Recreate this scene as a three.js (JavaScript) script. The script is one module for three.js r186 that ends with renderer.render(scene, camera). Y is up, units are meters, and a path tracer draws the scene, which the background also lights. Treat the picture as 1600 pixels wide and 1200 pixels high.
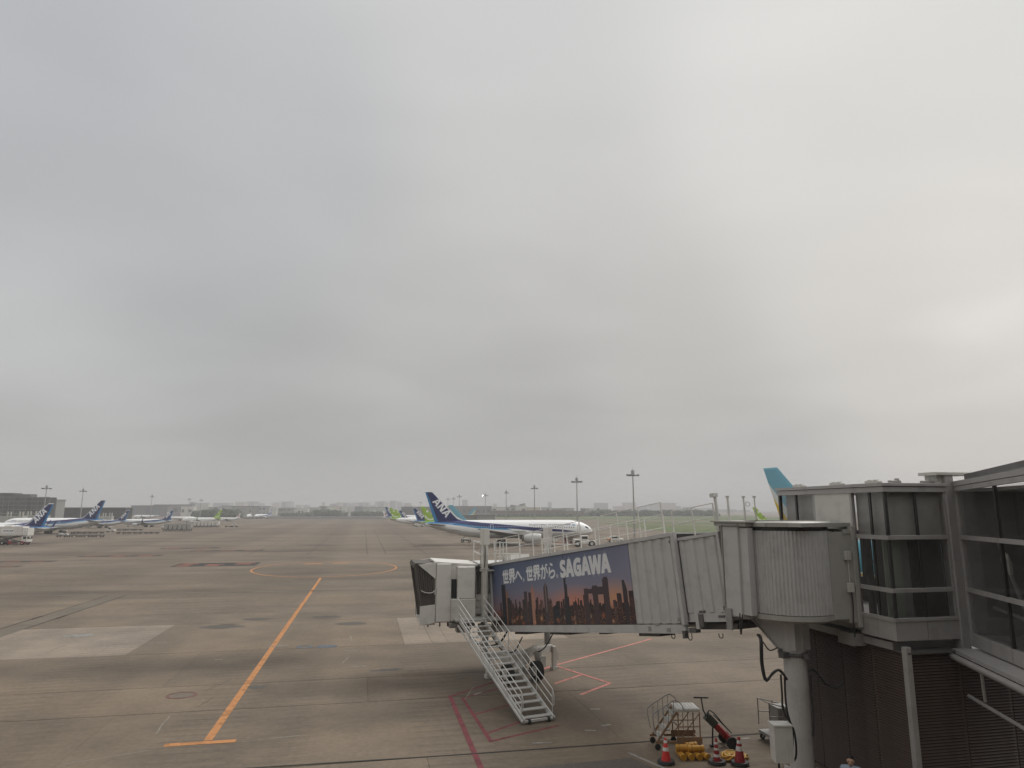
import * as THREE from 'three';
import { mergeGeometries } from 'three/addons/utils/BufferGeometryUtils.js';
import { MarchingCubes } from 'three/addons/objects/MarchingCubes.js';

// ------------------------------------------------------------------ camera, sky, sun, exposure
const CAM_H = 8.2, FPX = 1085, PITCH = Math.atan(197 / FPX);
const scene = new THREE.Scene();
const camera = new THREE.PerspectiveCamera(2 * Math.atan(600 / FPX) * 180 / Math.PI, 4 / 3, 0.1, 20000);
camera.position.set(0, CAM_H, 0);
camera.rotation.set(PITCH, 0, 0);
const renderer = new THREE.WebGLRenderer({ antialias: true });
renderer.toneMapping = THREE.LinearToneMapping;
renderer.toneMappingExposure = 1.0;
renderer.shadowMap.enabled = true;
renderer.shadowMap.type = THREE.PCFSoftShadowMap;

// random numbers and noise
function rngOf(seed) { let a = seed >>> 0; return () => { a = (a + 0x6D2B79F5) | 0; let t = Math.imul(a ^ (a >>> 15), 1 | a); t = (t + Math.imul(t ^ (t >>> 7), 61 | t)) ^ t; return ((t ^ (t >>> 14)) >>> 0) / 4294967296; }; }
const hash = (x, y, s) => { let n = Math.imul(x | 0, 374761393) ^ Math.imul(y | 0, 668265263) ^ Math.imul(s | 0, 2147483647); n = Math.imul(n ^ (n >>> 13), 1274126177); return ((n ^ (n >>> 16)) >>> 0) / 4294967296; };
function vnoise(x, y, s = 1, per = 0) {
  const xi = Math.floor(x), yi = Math.floor(y), fx = x - xi, fy = y - yi, u = fx * fx * (3 - 2 * fx), v = fy * fy * (3 - 2 * fy);
  const w = (k) => per ? ((k % per) + per) % per : k;
  const a = hash(w(xi), w(yi), s), b = hash(w(xi + 1), w(yi), s), c = hash(w(xi), w(yi + 1), s), d = hash(w(xi + 1), w(yi + 1), s);
  return a + (b - a) * u + (c - a) * v + (a - b - c + d) * u * v;
}
function fbm(x, y, oct = 4, s = 1, per = 0) { let a = 0, g = 0.5, n = 0; for (let i = 0; i < oct; i++) { a += g * vnoise(x, y, s + i * 17, per); n += g; x *= 2; y *= 2; per *= 2; g *= 0.5; } return a / n; }
const smooth = (a, b, x) => { const t = Math.min(1, Math.max(0, (x - a) / (b - a))); return t * t * (3 - 2 * t); };
const lin = (c) => { c /= 255; return c <= 0.04045 ? c / 12.92 : Math.pow((c + 0.055) / 1.055, 2.4); };

// direction of a pixel of the 1600 x 1200 photograph, points on the ground and at a distance
const CP = Math.cos(PITCH), SP = Math.sin(PITCH);
const ray = (px, py) => { const x = (px - 800) / FPX, y = (600 - py) / FPX; return new THREE.Vector3(x, y * CP + SP, -(CP - y * SP)); };
const G = (px, py, Y = 0) => { const r = ray(px, py), t = (Y - CAM_H) / r.y; return new THREE.Vector3(r.x * t, Y, r.z * t); };
const at = (px, py, D) => { const r = ray(px, py), t = D / -r.z; return new THREE.Vector3(r.x * t, CAM_H + r.y * t, r.z * t); };

// the overcast sky: one even deck of cloud, brighter towards the hidden sun on the right
{
  const W = 1024, H = 512, data = new Float32Array(W * H * 4);
  const pts = [[60, 60, 166, 169, 172], [800, 60, 190, 191, 190], [1540, 60, 204, 204, 200], [60, 300, 168, 170, 172], [450, 250, 172, 174, 176], [800, 330, 186, 186, 184],
    [1200, 200, 206, 206, 203], [1560, 440, 212, 209, 204], [1560, 560, 208, 205, 199], [1300, 480, 204, 202, 197], [1000, 480, 184, 183, 180], [700, 500, 176, 176, 175], [300, 480, 168, 170, 171], [60, 540, 186, 188, 188],
    [60, 680, 166, 167, 165], [400, 640, 158, 159, 158], [800, 640, 166, 166, 164], [1100, 620, 178, 177, 173], [1500, 640, 196, 193, 187], [60, 780, 166, 166, 163], [450, 770, 165, 165, 162], [800, 770, 166, 166, 163], [1200, 740, 166, 167, 166], [1540, 740, 184, 182, 177]];
  const ctl = pts.map(([x, y, r, g, b]) => { const d = ray(x, y).normalize(); return [d, lin(r), lin(g), lin(b)]; });
  for (const [az, el, v] of [[-80, 10, 162], [-80, 40, 190], [80, 12, 190], [80, 40, 220], [150, 15, 178], [-150, 15, 168], [0, 57, 236], [90, 62, 250], [-90, 62, 236], [180, 62, 240], [0, 88, 262], [180, 40, 205], [62, 20, 214]]) {
    const a = az * Math.PI / 180, e = el * Math.PI / 180, c = lin(v);
    ctl.push([new THREE.Vector3(Math.sin(a) * Math.cos(e), Math.sin(e), -Math.cos(a) * Math.cos(e)), c, c * 0.995, c * 0.975]);
  }
  const d = new THREE.Vector3();
  for (let j = 0; j < H; j++) for (let i = 0; i < W; i++) {
    const el = ((j + 0.5) / H - 0.5) * Math.PI, th = ((i + 0.5) / W - 0.5) * 2 * Math.PI;
    d.set(Math.cos(el) * Math.cos(th), Math.sin(el), Math.cos(el) * Math.sin(th));
    const y = Math.max(d.y, 0), k = Math.hypot(d.x, d.z) || 1e-6, dx = d.x / k * Math.sqrt(1 - y * y), dz = d.z / k * Math.sqrt(1 - y * y);
    let r = 0, g = 0, b = 0, ws = 0;
    for (const [c, cr, cg, cb] of ctl) { const q = 1 - (c.x * dx + c.y * y + c.z * dz) + 0.007, w = 1 / (q * q); r += w * cr; g += w * cg; b += w * cb; ws += w; }
    // cloud relief: the deck seen in perspective, finer and flatter towards the horizon
    const pr = 1 / (y + 0.14), sx = dx * pr, sz = dz * pr;
    const wob = fbm(sx * 0.9 + 7, sz * 0.9 + 3, 3, 40) - 0.5;
    const n = (fbm(sx * 0.8 + wob * 1.6 + 11, sz * 1.3 + wob + 5, 4, 5) - 0.5) * 0.24 + (fbm(sx * 2.6 + wob * 2, sz * 3.8 + 9, 3, 77) - 0.5) * 0.045;
    const m = 1.19 * (1 + n * smooth(0.0, 0.12, d.y));
    const below = d.y < 0 ? 0.6 : 1, o = (j * W + i) * 4;
    data[o] = r / ws * m * below; data[o + 1] = g / ws * m * below * 0.993; data[o + 2] = b / ws * m * below; data[o + 3] = 1;
  }
  const sky = new THREE.DataTexture(data, W, H, THREE.RGBAFormat, THREE.FloatType);
  sky.mapping = THREE.EquirectangularReflectionMapping; sky.magFilter = THREE.LinearFilter; sky.minFilter = THREE.LinearFilter; sky.needsUpdate = true;
  scene.background = sky; scene.environment = sky;
}
const sun = new THREE.DirectionalLight(new THREE.Color(1, 0.965, 0.93), 1.5);
{
  const az = 42 * Math.PI / 180, el = 52 * Math.PI / 180;
  sun.position.set(Math.sin(az) * Math.cos(el) * 300, Math.sin(el) * 300, -Math.cos(az) * Math.cos(el) * 300);
  sun.castShadow = true; sun.shadow.radius = 50; sun.shadow.mapSize.set(2048, 2048);
  Object.assign(sun.shadow.camera, { left: -120, right: 120, top: 120, bottom: -120, near: 1, far: 700 });
  sun.name = 'sun'; scene.add(sun); scene.add(sun.target);
}
scene.fog = new THREE.FogExp2(new THREE.Color(0.67, 0.665, 0.665), 0.0005);

// ------------------------------------------------------------------ helpers
const V = (x, y, z) => new THREE.Vector3(x, y, z);
const taken = new Map();
function numbered(name) { const n = taken.get(name) ?? 0; taken.set(name, n + 1); return n ? name + '_' + String(n).padStart(3, '0') : name; }
function tag(o, label, category, group, kind) { if (label) o.userData.label = label; if (category) o.userData.category = category; if (group) o.userData.group = group; if (kind) o.userData.kind = kind; return o; }
function thing(name, label, category, pos = [0, 0, 0], turn = 0, group) {
  const o = new THREE.Group(); o.name = numbered(name); o.position.set(...pos); o.rotation.y = turn; scene.add(o); tag(o, label, category, group); o.updateMatrixWorld(true); return o;
}
function dup(src, pos, turn, label, group) {
  const c = src.clone(); c.name = numbered(src.name.replace(/_\d{3}$/, '')); c.userData = { ...src.userData }; if (label) c.userData.label = label; if (group) c.userData.group = group;
  c.position.set(...pos); if (turn !== undefined) c.rotation.y = turn; scene.add(c); return c;
}
const inv = (o) => { o.updateMatrixWorld(true); return o.matrixWorld.clone().invert(); };
function cleanGeo(g) {
  let q = g.index ? g.toNonIndexed() : g;
  if (!q.attributes.normal) q.computeVertexNormals();
  for (const k of Object.keys(q.attributes)) if (!['position', 'normal', 'uv'].includes(k)) q.deleteAttribute(k);
  if (!q.attributes.uv) q.setAttribute('uv', new THREE.BufferAttribute(new Float32Array(q.attributes.position.count * 2), 2));
  q.morphAttributes = {}; return q;
}
function boxUV(g) {               // uv in metres by the main direction of each face
  const p = g.attributes.position, uv = g.attributes.uv, a = V(), b = V(), c = V();
  for (let i = 0; i < p.count; i += 3) {
    a.fromBufferAttribute(p, i); b.fromBufferAttribute(p, i + 1); c.fromBufferAttribute(p, i + 2);
    const n = b.clone().sub(a).cross(c.clone().sub(a)), ax = Math.abs(n.x), ay = Math.abs(n.y), az = Math.abs(n.z);
    [a, b, c].forEach((v, k) => { if (ay >= ax && ay >= az) uv.setXY(i + k, v.x, v.z); else if (ax >= az) uv.setXY(i + k, v.z, v.y); else uv.setXY(i + k, v.x, v.y); });
  }
  return g;
}
function basis(p, q) { const d = q.clone().sub(p), L = d.length(); d.normalize(); const m = new THREE.Matrix4(), up = Math.abs(d.y) > 0.98 ? V(1, 0, 0) : V(0, 1, 0), s = d.clone().cross(up).normalize(), u = s.clone().cross(d); m.makeBasis(d, u, s); m.setPosition(p.clone().add(q).multiplyScalar(0.5)); return [m, L]; }
class MB {
  constructor() { this.g = []; }
  add(g, m) { if (m) g.applyMatrix4(m); this.g.push(cleanGeo(g)); return this; }
  box(x0, x1, y0, y1, z0, z1) { return this.add(new THREE.BoxGeometry(Math.abs(x1 - x0), Math.abs(y1 - y0), Math.abs(z1 - z0)).translate((x0 + x1) / 2, (y0 + y1) / 2, (z0 + z1) / 2)); }
  cham(x0, x1, y0, y1, z0, z1, c = 0.02) {    // a box with chamfered upright and long edges
    const s = new THREE.Shape(), w = Math.abs(x1 - x0), h = Math.abs(y1 - y0), d = Math.abs(z1 - z0);
    c = Math.min(c, w * 0.3, h * 0.3, d * 0.3);
    s.moveTo(-w / 2 + c, -h / 2 + c); s.lineTo(w / 2 - c, -h / 2 + c); s.lineTo(w / 2 - c, h / 2 - c); s.lineTo(-w / 2 + c, h / 2 - c); s.closePath();
    const g = new THREE.ExtrudeGeometry(s, { depth: d - 2 * c, bevelEnabled: true, bevelThickness: c, bevelSize: c, bevelSegments: 1, steps: 1 });
    return this.add(g.translate((x0 + x1) / 2, (y0 + y1) / 2, Math.min(z0, z1) + c));
  }
  bar(p, q, r, r2 = r, seg = 8) { const [m, L] = basis(p, q); return this.add(new THREE.CylinderGeometry(r2, r, L, seg).rotateZ(-Math.PI / 2).applyMatrix4(m)); }
  beam(p, q, w, h) { const [m, L] = basis(p, q); return this.add(new THREE.BoxGeometry(L, h, w).applyMatrix4(m)); }
  tube(pts, r, seg = 6, n = 24) { return this.add(new THREE.TubeGeometry(new THREE.CatmullRomCurve3(pts), n, r, seg)); }
  prism(pts, z0, z1) { const s = new THREE.Shape(pts.map(([x, y]) => new THREE.Vector2(x, y))); return this.add(new THREE.ExtrudeGeometry(s, { depth: z1 - z0, bevelEnabled: false }).translate(0, 0, z0)); }
  cyl(r1, r0, y0, y1, x = 0, z = 0, seg = 20) { return this.add(new THREE.CylinderGeometry(r1, r0, y1 - y0, seg).translate(x, (y0 + y1) / 2, z)); }
  quad(a, b, c, d) { if (b.clone().sub(a).cross(c.clone().sub(a)).y < -1e-6) [b, d] = [d, b]; const g = new THREE.BufferGeometry(); g.setAttribute('position', new THREE.Float32BufferAttribute([a, b, c, a, c, d].flatMap((v) => [v.x, v.y, v.z]), 3)); g.computeVertexNormals(); return this.add(g); }
  build(name, mat, parent, o = {}) {
    let g = mergeGeometries(this.g, false);
    if (o.m) g.applyMatrix4(o.m);
    if (!o.keepUV) boxUV(g);
    if (o.m && !o.keepUV) { /* uv after the move, still in metres */ }
    const mesh = new THREE.Mesh(g, mat); mesh.name = parent === scene ? numbered(name) : name; mesh.castShadow = mesh.receiveShadow = true; parent.add(mesh);
    if (o.label) mesh.userData.label = o.label;
    return mesh;
  }
}
function mesh(name, g, mat, parent) { const m = new THREE.Mesh(g, mat); m.name = parent === scene ? numbered(name) : name; m.castShadow = m.receiveShadow = true; parent.add(m); return m; }

// ------------------------------------------------------------------ materials
function dataTex(size, fn, srgb = true) {
  const d = new Uint8Array(size * size * 4);
  for (let j = 0; j < size; j++) for (let i = 0; i < size; i++) { const [r, g, b] = fn(i / size, j / size), o = (j * size + i) * 4; d[o] = Math.min(255, Math.max(0, r)); d[o + 1] = Math.min(255, Math.max(0, g)); d[o + 2] = Math.min(255, Math.max(0, b)); d[o + 3] = 255; }
  const t = new THREE.DataTexture(d, size, size); t.wrapS = t.wrapT = THREE.RepeatWrapping; t.magFilter = THREE.LinearFilter; t.minFilter = THREE.LinearMipmapLinearFilter; t.generateMipmaps = true;
  if (srgb) t.colorSpace = THREE.SRGBColorSpace; t.needsUpdate = true; return t;
}
const metres = (t, m) => { const c = t.clone(); c.repeat.set(1 / m, 1 / m); c.needsUpdate = true; return c; };
const grimeT = dataTex(512, (u, v) => {          // weathered paint: specks, dull patches, thin runs
  const p = fbm(u * 6, v * 6, 5, 3, 6), s = fbm(u * 90, v * 3, 3, 9, 3), k = vnoise(u * 128, v * 128, 31, 128);
  let q = 240 - 14 * smooth(0.5, 0.8, p) - 13 * smooth(0.62, 0.85, s) + (k - 0.5) * 8;
  if (hash(u * 512, v * 512, 5) > 0.9985) q -= 60;
  return [q, q * 0.99, q * 0.97];
});
const roughT = dataTex(256, (u, v) => { const q = 150 + 90 * fbm(u * 8, v * 8, 4, 21, 8); return [q, q, q]; }, false);
const concreteT = dataTex(1024, (u, v) => {
  const a = fbm(u * 4, v * 4, 5, 11, 4), f = fbm(u * 64, v * 64, 3, 13, 64), k = hash(u * 1024, v * 1024, 7), st = fbm(u * 3, v * 40, 4, 19, 3);
  const q = 222 + (a - 0.5) * 46 + (f - 0.5) * 34 + (k - 0.5) * 20 - 24 * smooth(0.58, 0.8, st);
  return [q, q * 0.985, q * 0.965];
});
const asphaltT = dataTex(512, (u, v) => { const f = fbm(u * 80, v * 80, 2, 3, 80), k = hash(u * 512, v * 512, 8), q = 160 + (f - 0.5) * 90 + (k - 0.5) * 90; return [q, q * 0.98, q * 0.95]; });
const grassT = dataTex(512, (u, v) => { const f = fbm(u * 30, v * 30, 4, 3, 30), a = fbm(u * 5, v * 5, 4, 8, 5), q = 150 + (f - 0.5) * 130; return [q * (0.95 + 0.3 * (a - 0.5)), q, q * 0.72]; });
function std(r, g, b, rough = 0.6, o = {}) { return new THREE.MeshStandardMaterial({ color: new THREE.Color().setRGB(r, g, b), roughness: rough, metalness: 0, ...o }); }
const grime2 = metres(grimeT, 2.4), grime6 = metres(grimeT, 6), rough2 = metres(roughT, 2);
const paint = (r, g, b, rough = 0.55) => std(r, g, b, rough, { map: grime2, roughnessMap: rough2 });
const M = {
  white: paint(0.78, 0.78, 0.76), offWhite: paint(0.66, 0.66, 0.63), grey: paint(0.44, 0.44, 0.42), panel: paint(0.56, 0.565, 0.575), midGrey: paint(0.34, 0.335, 0.335), darkGrey: paint(0.12, 0.12, 0.12), black: std(0.025, 0.025, 0.025, 0.6),
  galv: std(0.68, 0.69, 0.69, 0.45, { metalness: 0.12, map: grime2 }), steel: std(0.42, 0.42, 0.42, 0.4, { metalness: 0.7 }), rubber: std(0.02, 0.02, 0.02, 0.85), canopy: std(0.13, 0.12, 0.11, 0.9, { map: grime2 }),
  glass: new THREE.MeshPhysicalMaterial({ color: new THREE.Color().setRGB(0.8, 0.8, 0.8), transmission: 1, roughness: 0.02, thickness: 0, ior: 1.5, metalness: 0 }),
  darkGlass: std(0.025, 0.03, 0.032, 0.08), mullion: paint(0.05, 0.05, 0.05, 0.5), louvre: paint(0.125, 0.088, 0.077, 0.6), louvreBack: std(0.022, 0.015, 0.013, 0.9),
  alu: std(0.44, 0.435, 0.44, 0.5, { metalness: 0.2, map: grime2 }), column: paint(0.62, 0.62, 0.62), red: paint(0.36, 0.03, 0.035, 0.4), brightRed: paint(0.75, 0.05, 0.045, 0.45), yellow: paint(0.58, 0.29, 0.025, 0.6), yellow2: paint(0.5, 0.36, 0.05, 0.6),
  orange: paint(0.7, 0.27, 0.07, 0.8), rust: paint(0.32, 0.2, 0.12, 0.7), skin: std(0.42, 0.25, 0.17, 0.55), hair: std(0.012, 0.01, 0.009, 0.6), shirt: paint(0.28, 0.35, 0.45, 0.85), trousers: paint(0.03, 0.035, 0.06, 0.85),
  greenGrey: paint(0.07, 0.085, 0.075, 0.6), blind: paint(0.5, 0.5, 0.49, 0.8), panelGreen: paint(0.34, 0.38, 0.34, 0.7),
  mast: std(0.36, 0.36, 0.35, 0.5, { metalness: 0.2 }), lamp: std(0.16, 0.16, 0.16, 0.4), leaf: std(0.045, 0.06, 0.035, 0.9), trunk: std(0.06, 0.045, 0.035, 0.9),
};
M.concrete = std(1, 1, 1, 0.82, { map: metres(concreteT, 9), vertexColors: true, bumpMap: metres(concreteT, 9), bumpScale: 0.004 });
M.farGround = std(1, 1, 1, 0.85, { map: metres(concreteT, 23), vertexColors: true });
M.asphalt = std(0.27, 0.24, 0.215, 0.9, { map: metres(asphaltT, 1.6), bumpMap: metres(asphaltT, 1.6), bumpScale: 0.006 });
M.grass = std(0.27, 0.32, 0.15, 0.95, { map: metres(grassT, 60) });
function canvasTex(w, h, draw) { const c = document.createElement('canvas'); c.width = w; c.height = h; draw(c.getContext('2d'), w, h); const t = new THREE.CanvasTexture(c); t.colorSpace = THREE.SRGBColorSpace; t.anisotropy = 8; t.magFilter = THREE.LinearFilter; return t; }

// ------------------------------------------------------------------ the apron: slabs, paint, grass (local x along the stands, -z along the taxi lane)
const ALPHA = Math.asin(0.206), EX = V(0.978, 0, -0.206), GX = V(-0.206, 0, -0.978);
const apron = new THREE.Group(); apron.name = 'apron'; apron.rotation.y = ALPHA; scene.add(apron); tag(apron, 'brown grey concrete airport apron with orange and red painted lines', null, null, 'structure');
const toRQ = (v) => [v.dot(EX), v.dot(GX)];
const RQ = (px, py) => toRQ(G(px, py));
const W = (r, q, y = 0) => EX.clone().multiplyScalar(r).addScaledVector(GX, q).setY(y);
const SLAB_Q = 61.5, BASE_Y = -0.03;
function stain(r, q) {             // oil, rubber and dirt on the concrete: bands along the stands, blotches, worn tracks
  const band = fbm(r / 55 + 3, q / 7, 4, 51), blot = fbm(r / 9, q / 5, 5, 61), big = fbm(r / 70, q / 45, 3, 71), track = fbm(r / 26 + q / 90, q / 2.2, 3, 81);
  let k = 1 - 0.24 * smooth(0.45, 0.75, band) - 0.2 * smooth(0.5, 0.76, blot) + 0.16 * (big - 0.5) - 0.16 * smooth(0.55, 0.8, track) * smooth(20, 60, q);
  const spot = (r0, q0, a, b, s) => { const d = Math.hypot((r - r0) / a, (q - q0) / b) + (fbm(r / 2.2, q / 1.6, 3, 91) - 0.5) * 0.9; k *= 1 - s * (1 - smooth(0.35, 1.15, d)); };
  spot(9.5, 29.6, 5.5, 3.4, 0.4); spot(-1, 35.5, 6, 2.4, 0.3); spot(-8, 43, 7, 2, 0.26); spot(-9.6, 55.1, 1.1, 1.3, 0.75); spot(-7.7, 58.3, 1.1, 0.7, 0.7); spot(-2.6, 58.2, 1.1, 0.6, 0.7); spot(-0.4, 54.6, 1.2, 1, 0.7); spot(3, 31, 4, 2, 0.2); spot(16, 27, 4, 2.5, 0.2);
  return k;
}
function concreteColor(r, q, tint, warm) {
  const k = stain(r, q) * tint, h = fbm(r / 14, q / 10, 3, 101) - 0.5;
  return [(0.238 + 0.014 * h) * k * (tint > 1.3 ? 0.95 : 1), 0.191 * k, (0.140 - 0.014 * h) * k * warm];
}
function sheet(rs, qs, y, tint = 1, warm = 1, depth = 0) {
  const pos = [], col = [], uv = [], idx = [], nr = rs.length, nq = qs.length;
  for (const q of qs) for (const r of rs) { pos.push(r, y, -q); col.push(...concreteColor(r, q, tint, warm)); uv.push(r, q); }
  for (let j = 0; j + 1 < nq; j++) for (let i = 0; i + 1 < nr; i++) { const a = j * nr + i; idx.push(a, a + 1, a + nr, a + 1, a + nr + 1, a + nr); }
  if (depth) {                     // the edges of a slab
    const e = []; for (let i = 0; i < nr; i++) e.push(i); for (let j = 1; j < nq; j++) e.push(j * nr + nr - 1); for (let i = nr - 2; i >= 0; i--) e.push((nq - 1) * nr + i); for (let j = nq - 2; j > 0; j--) e.push(j * nr);
    const b = pos.length / 3; for (const k of e) { pos.push(pos[k * 3], y - depth, pos[k * 3 + 2]); col.push(col[k * 3], col[k * 3 + 1], col[k * 3 + 2]); uv.push(uv[k * 2], uv[k * 2 + 1]); }
    e.forEach((k, i) => { const i2 = (i + 1) % e.length; idx.push(k, b + i, e[i2], e[i2], b + i, b + i2); });
  }
  const g = new THREE.BufferGeometry(); g.setAttribute('position', new THREE.Float32BufferAttribute(pos, 3)); g.setAttribute('color', new THREE.Float32BufferAttribute(col, 3)); g.setAttribute('uv', new THREE.Float32BufferAttribute(uv, 2)); g.setIndex(idx); g.computeVertexNormals(); return g;
}
const range = (a, b, n) => Array.from({ length: n + 1 }, (_, i) => a + (b - a) * i / n);
{
  const qs = [-80, -40, -10, 10, ...range(16, 62, 23), ...range(64, 160, 64), ...range(163, 330, 50), ...range(340, 700, 36), 760, 850, 1000, 1300, 2000, 4000, 9000];
  const rs = [-9000, -4000, -2000, -1200, -800, ...range(-600, -160, 30), ...range(-154, 110, 80), ...range(118, 500, 26), 600, 800, 1200, 2000, 4000, 9000];
  mesh('apron_surface', sheet(rs, qs, BASE_Y), M.farGround, apron);
  // each slab of the near apron, with open joints between them
  const rows = [[14, 25.35, [-44, -21, 2.4, 26]], [25.35, 32.75, [-44, -26, -9.5, 9.5, 27]], [32.75, 37.3, [-44, -20, 0.5, 20.5, 34]], [37.3, 45.7, [-48, -30, -9, 15, 34]], [45.7, 56.7, [-60, -24, -16.05, -14.95, -13.1, 2.8, 4.55, 5.55, 13.4, 38]], [56.7, SLAB_Q, [-66, -38, -13.1, 13.4, 40]]];
  const rnd = rngOf(5);
  for (const [q0, q1, bs] of rows) for (let i = 0; i + 1 < bs.length; i++) {
    const patch = q0 === 45.7 && ((bs[i] >= -24 && bs[i + 1] <= -13.1) || (bs[i] >= 2.8 && bs[i + 1] <= 13.4));
    const j = 0.009, a = bs[i] + j, b = bs[i + 1] - j, nr = Math.max(3, Math.ceil((b - a) / 0.6)), nq = Math.max(3, Math.ceil((q1 - q0) / 0.6));
    const s = mesh('concrete_slab', sheet(range(a, b, nr), range(q0 + 0.03, q1 - 0.03, nq), 0, patch ? 1.6 : 0.95 + rnd() * 0.1, patch ? 1.1 : 1, 0.029), M.concrete, apron);
    if (patch) s.userData.label = 'pale repaired concrete slab';
  }
}
const lvl = (q, k = 1) => (q < SLAB_Q ? 0 : BASE_Y) + 0.004 * k;
// paint: worn flecks let the concrete show through
const wearT = dataTex(512, (u, v) => { const a = fbm(u * 22, v * 22, 5, 4, 22), k = hash(u * 512, v * 512, 3), q = 240 - 34 * smooth(0.5, 0.74, a) - 26 * vnoise(u * 120, v * 120, 6, 120) - (k > 0.95 ? 46 : 0); return [q, q, q]; });
const worn = (r, g, b) => std(r, g, b, 0.85, { map: metres(wearT, 5.3) });
const P = { orange: worn(0.6, 0.27, 0.095), ringRed: worn(0.2, 0.1, 0.085), red: worn(0.21, 0.045, 0.055), pink: worn(0.62, 0.24, 0.2), white: worn(0.36, 0.34, 0.31), dim: worn(0.25, 0.23, 0.2), black: worn(0.035, 0.033, 0.03), codeRed: worn(0.5, 0.17, 0.1), blue: worn(0.13, 0.155, 0.175), joint: std(0.03, 0.028, 0.025, 0.9), pale: std(0.205, 0.178, 0.138, 0.85, { map: metres(concreteT, 9) }), scrape: worn(0.29, 0.255, 0.205), oil: std(0.075, 0.066, 0.055, 0.75) };
function strip(name, mat, pts, w, k = 1) {       // a painted line through points (r, q)
  const b = new MB();
  for (let i = 0; i + 1 < pts.length; i++) {
    let [r0, q0] = pts[i], [r1, q1] = pts[i + 1]; const n = Math.max(1, Math.ceil(Math.hypot(r1 - r0, q1 - q0) / 8)); const L = Math.hypot(r1 - r0, q1 - q0), nr = -(q1 - q0) / L * w / 2, nq = (r1 - r0) / L * w / 2;
    for (let s = 0; s < n; s++) { const f = (t) => [r0 + (r1 - r0) * t, q0 + (q1 - q0) * t], [ra, qa] = f(s / n), [rb, qb] = f((s + 1) / n), y = lvl(Math.min(qa, qb), k); b.quad(V(ra + nr, y, -(qa + nq)), V(rb + nr, y, -(qb + nq)), V(rb - nr, y, -(qb - nq)), V(ra - nr, y, -(qa - nq))); }
  }
  for (const g of b.g) { const n = g.attributes.normal; for (let i = 0; i < n.count; i++) n.setXYZ(i, 0, 1, 0); }
  return b.build(name, mat, apron);
}
strip('painted_line', P.orange, [[-5.2, 28.7], [-4.85, 91.5]], 0.3);
strip('painted_line', P.orange, [[-6.6, 28.45], [-4.2, 28.45]], 0.34, 2);
{ const c = [], n = 64; for (let i = 0; i <= n; i++) { const a = i / n * Math.PI * 2; c.push([-5 + Math.cos(a) * 10, 106.4 + Math.sin(a) * 13.6]); } strip('painted_circle', P.orange, c, 0.3, 2); }
strip('painted_mark', P.orange, [[-8.7, 115.4], [-6, 115.4]], 1.2); strip('painted_mark', P.orange, [[-4.4, 116], [-2, 116]], 1.2);
strip('painted_line', P.red, [[4.1, 33], [4, 22]], 0.2, 2); strip('painted_line', P.red, [[4.1, 32.9], [6.6, 35.2]], 0.17); strip('painted_line', P.pink, [[6.6, 35.2], [17.4, 43.4], [18.6, 44.4]], 0.17);
strip('painted_line', P.red, [[4.6, 32.6], [4.8, 26.4]], 0.15, 2); strip('painted_line', P.red, [[4.8, 26.5], [7.7, 27.8]], 0.15); strip('painted_line', P.red, [[4.6, 32.5], [6.7, 34]], 0.12); strip('painted_line', P.red, [[4.7, 29.9], [6.6, 31.1]], 0.14); strip('painted_line', P.red, [[4.78, 27.4], [7.2, 29.2]], 0.14);
strip('painted_line', P.pink, [[9, 37], [10.4, 37.8], [11.95, 33.6]], 0.17, 3); strip('painted_line', P.pink, [[11.9, 33.7], [9.9, 32]], 0.17); strip('painted_line', P.pink, [[11.1, 35.7], [9.3, 34.2]], 0.17);
strip('painted_line', P.dim, [[-60, 88.4], [-17, 85.4], [0, 84.6], [24, 84]], 0.24); strip('painted_line', P.dim, [[-35, 132.4], [-4, 133]], 0.4);
strip('drain_channel', P.pale, [[-70, 79.3], [-15, 78], [5, 76.4], [30, 75]], 0.9); strip('drain_slot', P.joint, [[-70, 79.8], [-15, 78.5], [5, 76.9], [30, 75.5]], 0.1, 2); strip('drain_slot', P.joint, [[-70, 78.8], [-15, 77.5], [5, 75.9], [30, 74.5]], 0.1, 2);
strip('concrete_channel', P.pale, [[-23.8, 50], [-23.2, 77]], 1.5, 1); strip('joint', P.joint, [[-24.6, 56.8], [-24.2, 77]], 0.12, 2); strip('joint', P.joint, [[-22.9, 56.8], [-22.5, 77]], 0.12, 2);
strip('concrete_channel', P.pale, [[-60, 104], [-33, 120.5], [-20, 128.5]], 1.2, 1);
for (const [r0, q0, r1, q1] of [[-5.4, 46.8, -4.2, 46.8], [-0.3, 40, 0.4, 40], [8.4, 31.5, 8.8, 31.4], [6.2, 26, 6.9, 25.9], [8.5, 27, 8.9, 26.9], [9.3, 27.4, 9.7, 27.5], [5.2, 33, 5.6, 33.3], [9.6, 29.7, 10, 29.6], [13.8, 24.9, 14.1, 24.9], [-7.8, 43.3, -7.4, 43.3], [-0.8, 44.4, -0.1, 44.4], [9.2, 24.4, 9.9, 22.4], [11.2, 25.9, 11.4, 25.9]]) strip('painted_mark', P.white, [[r0, q0], [r1, q1]], 0.12, 2);
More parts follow.
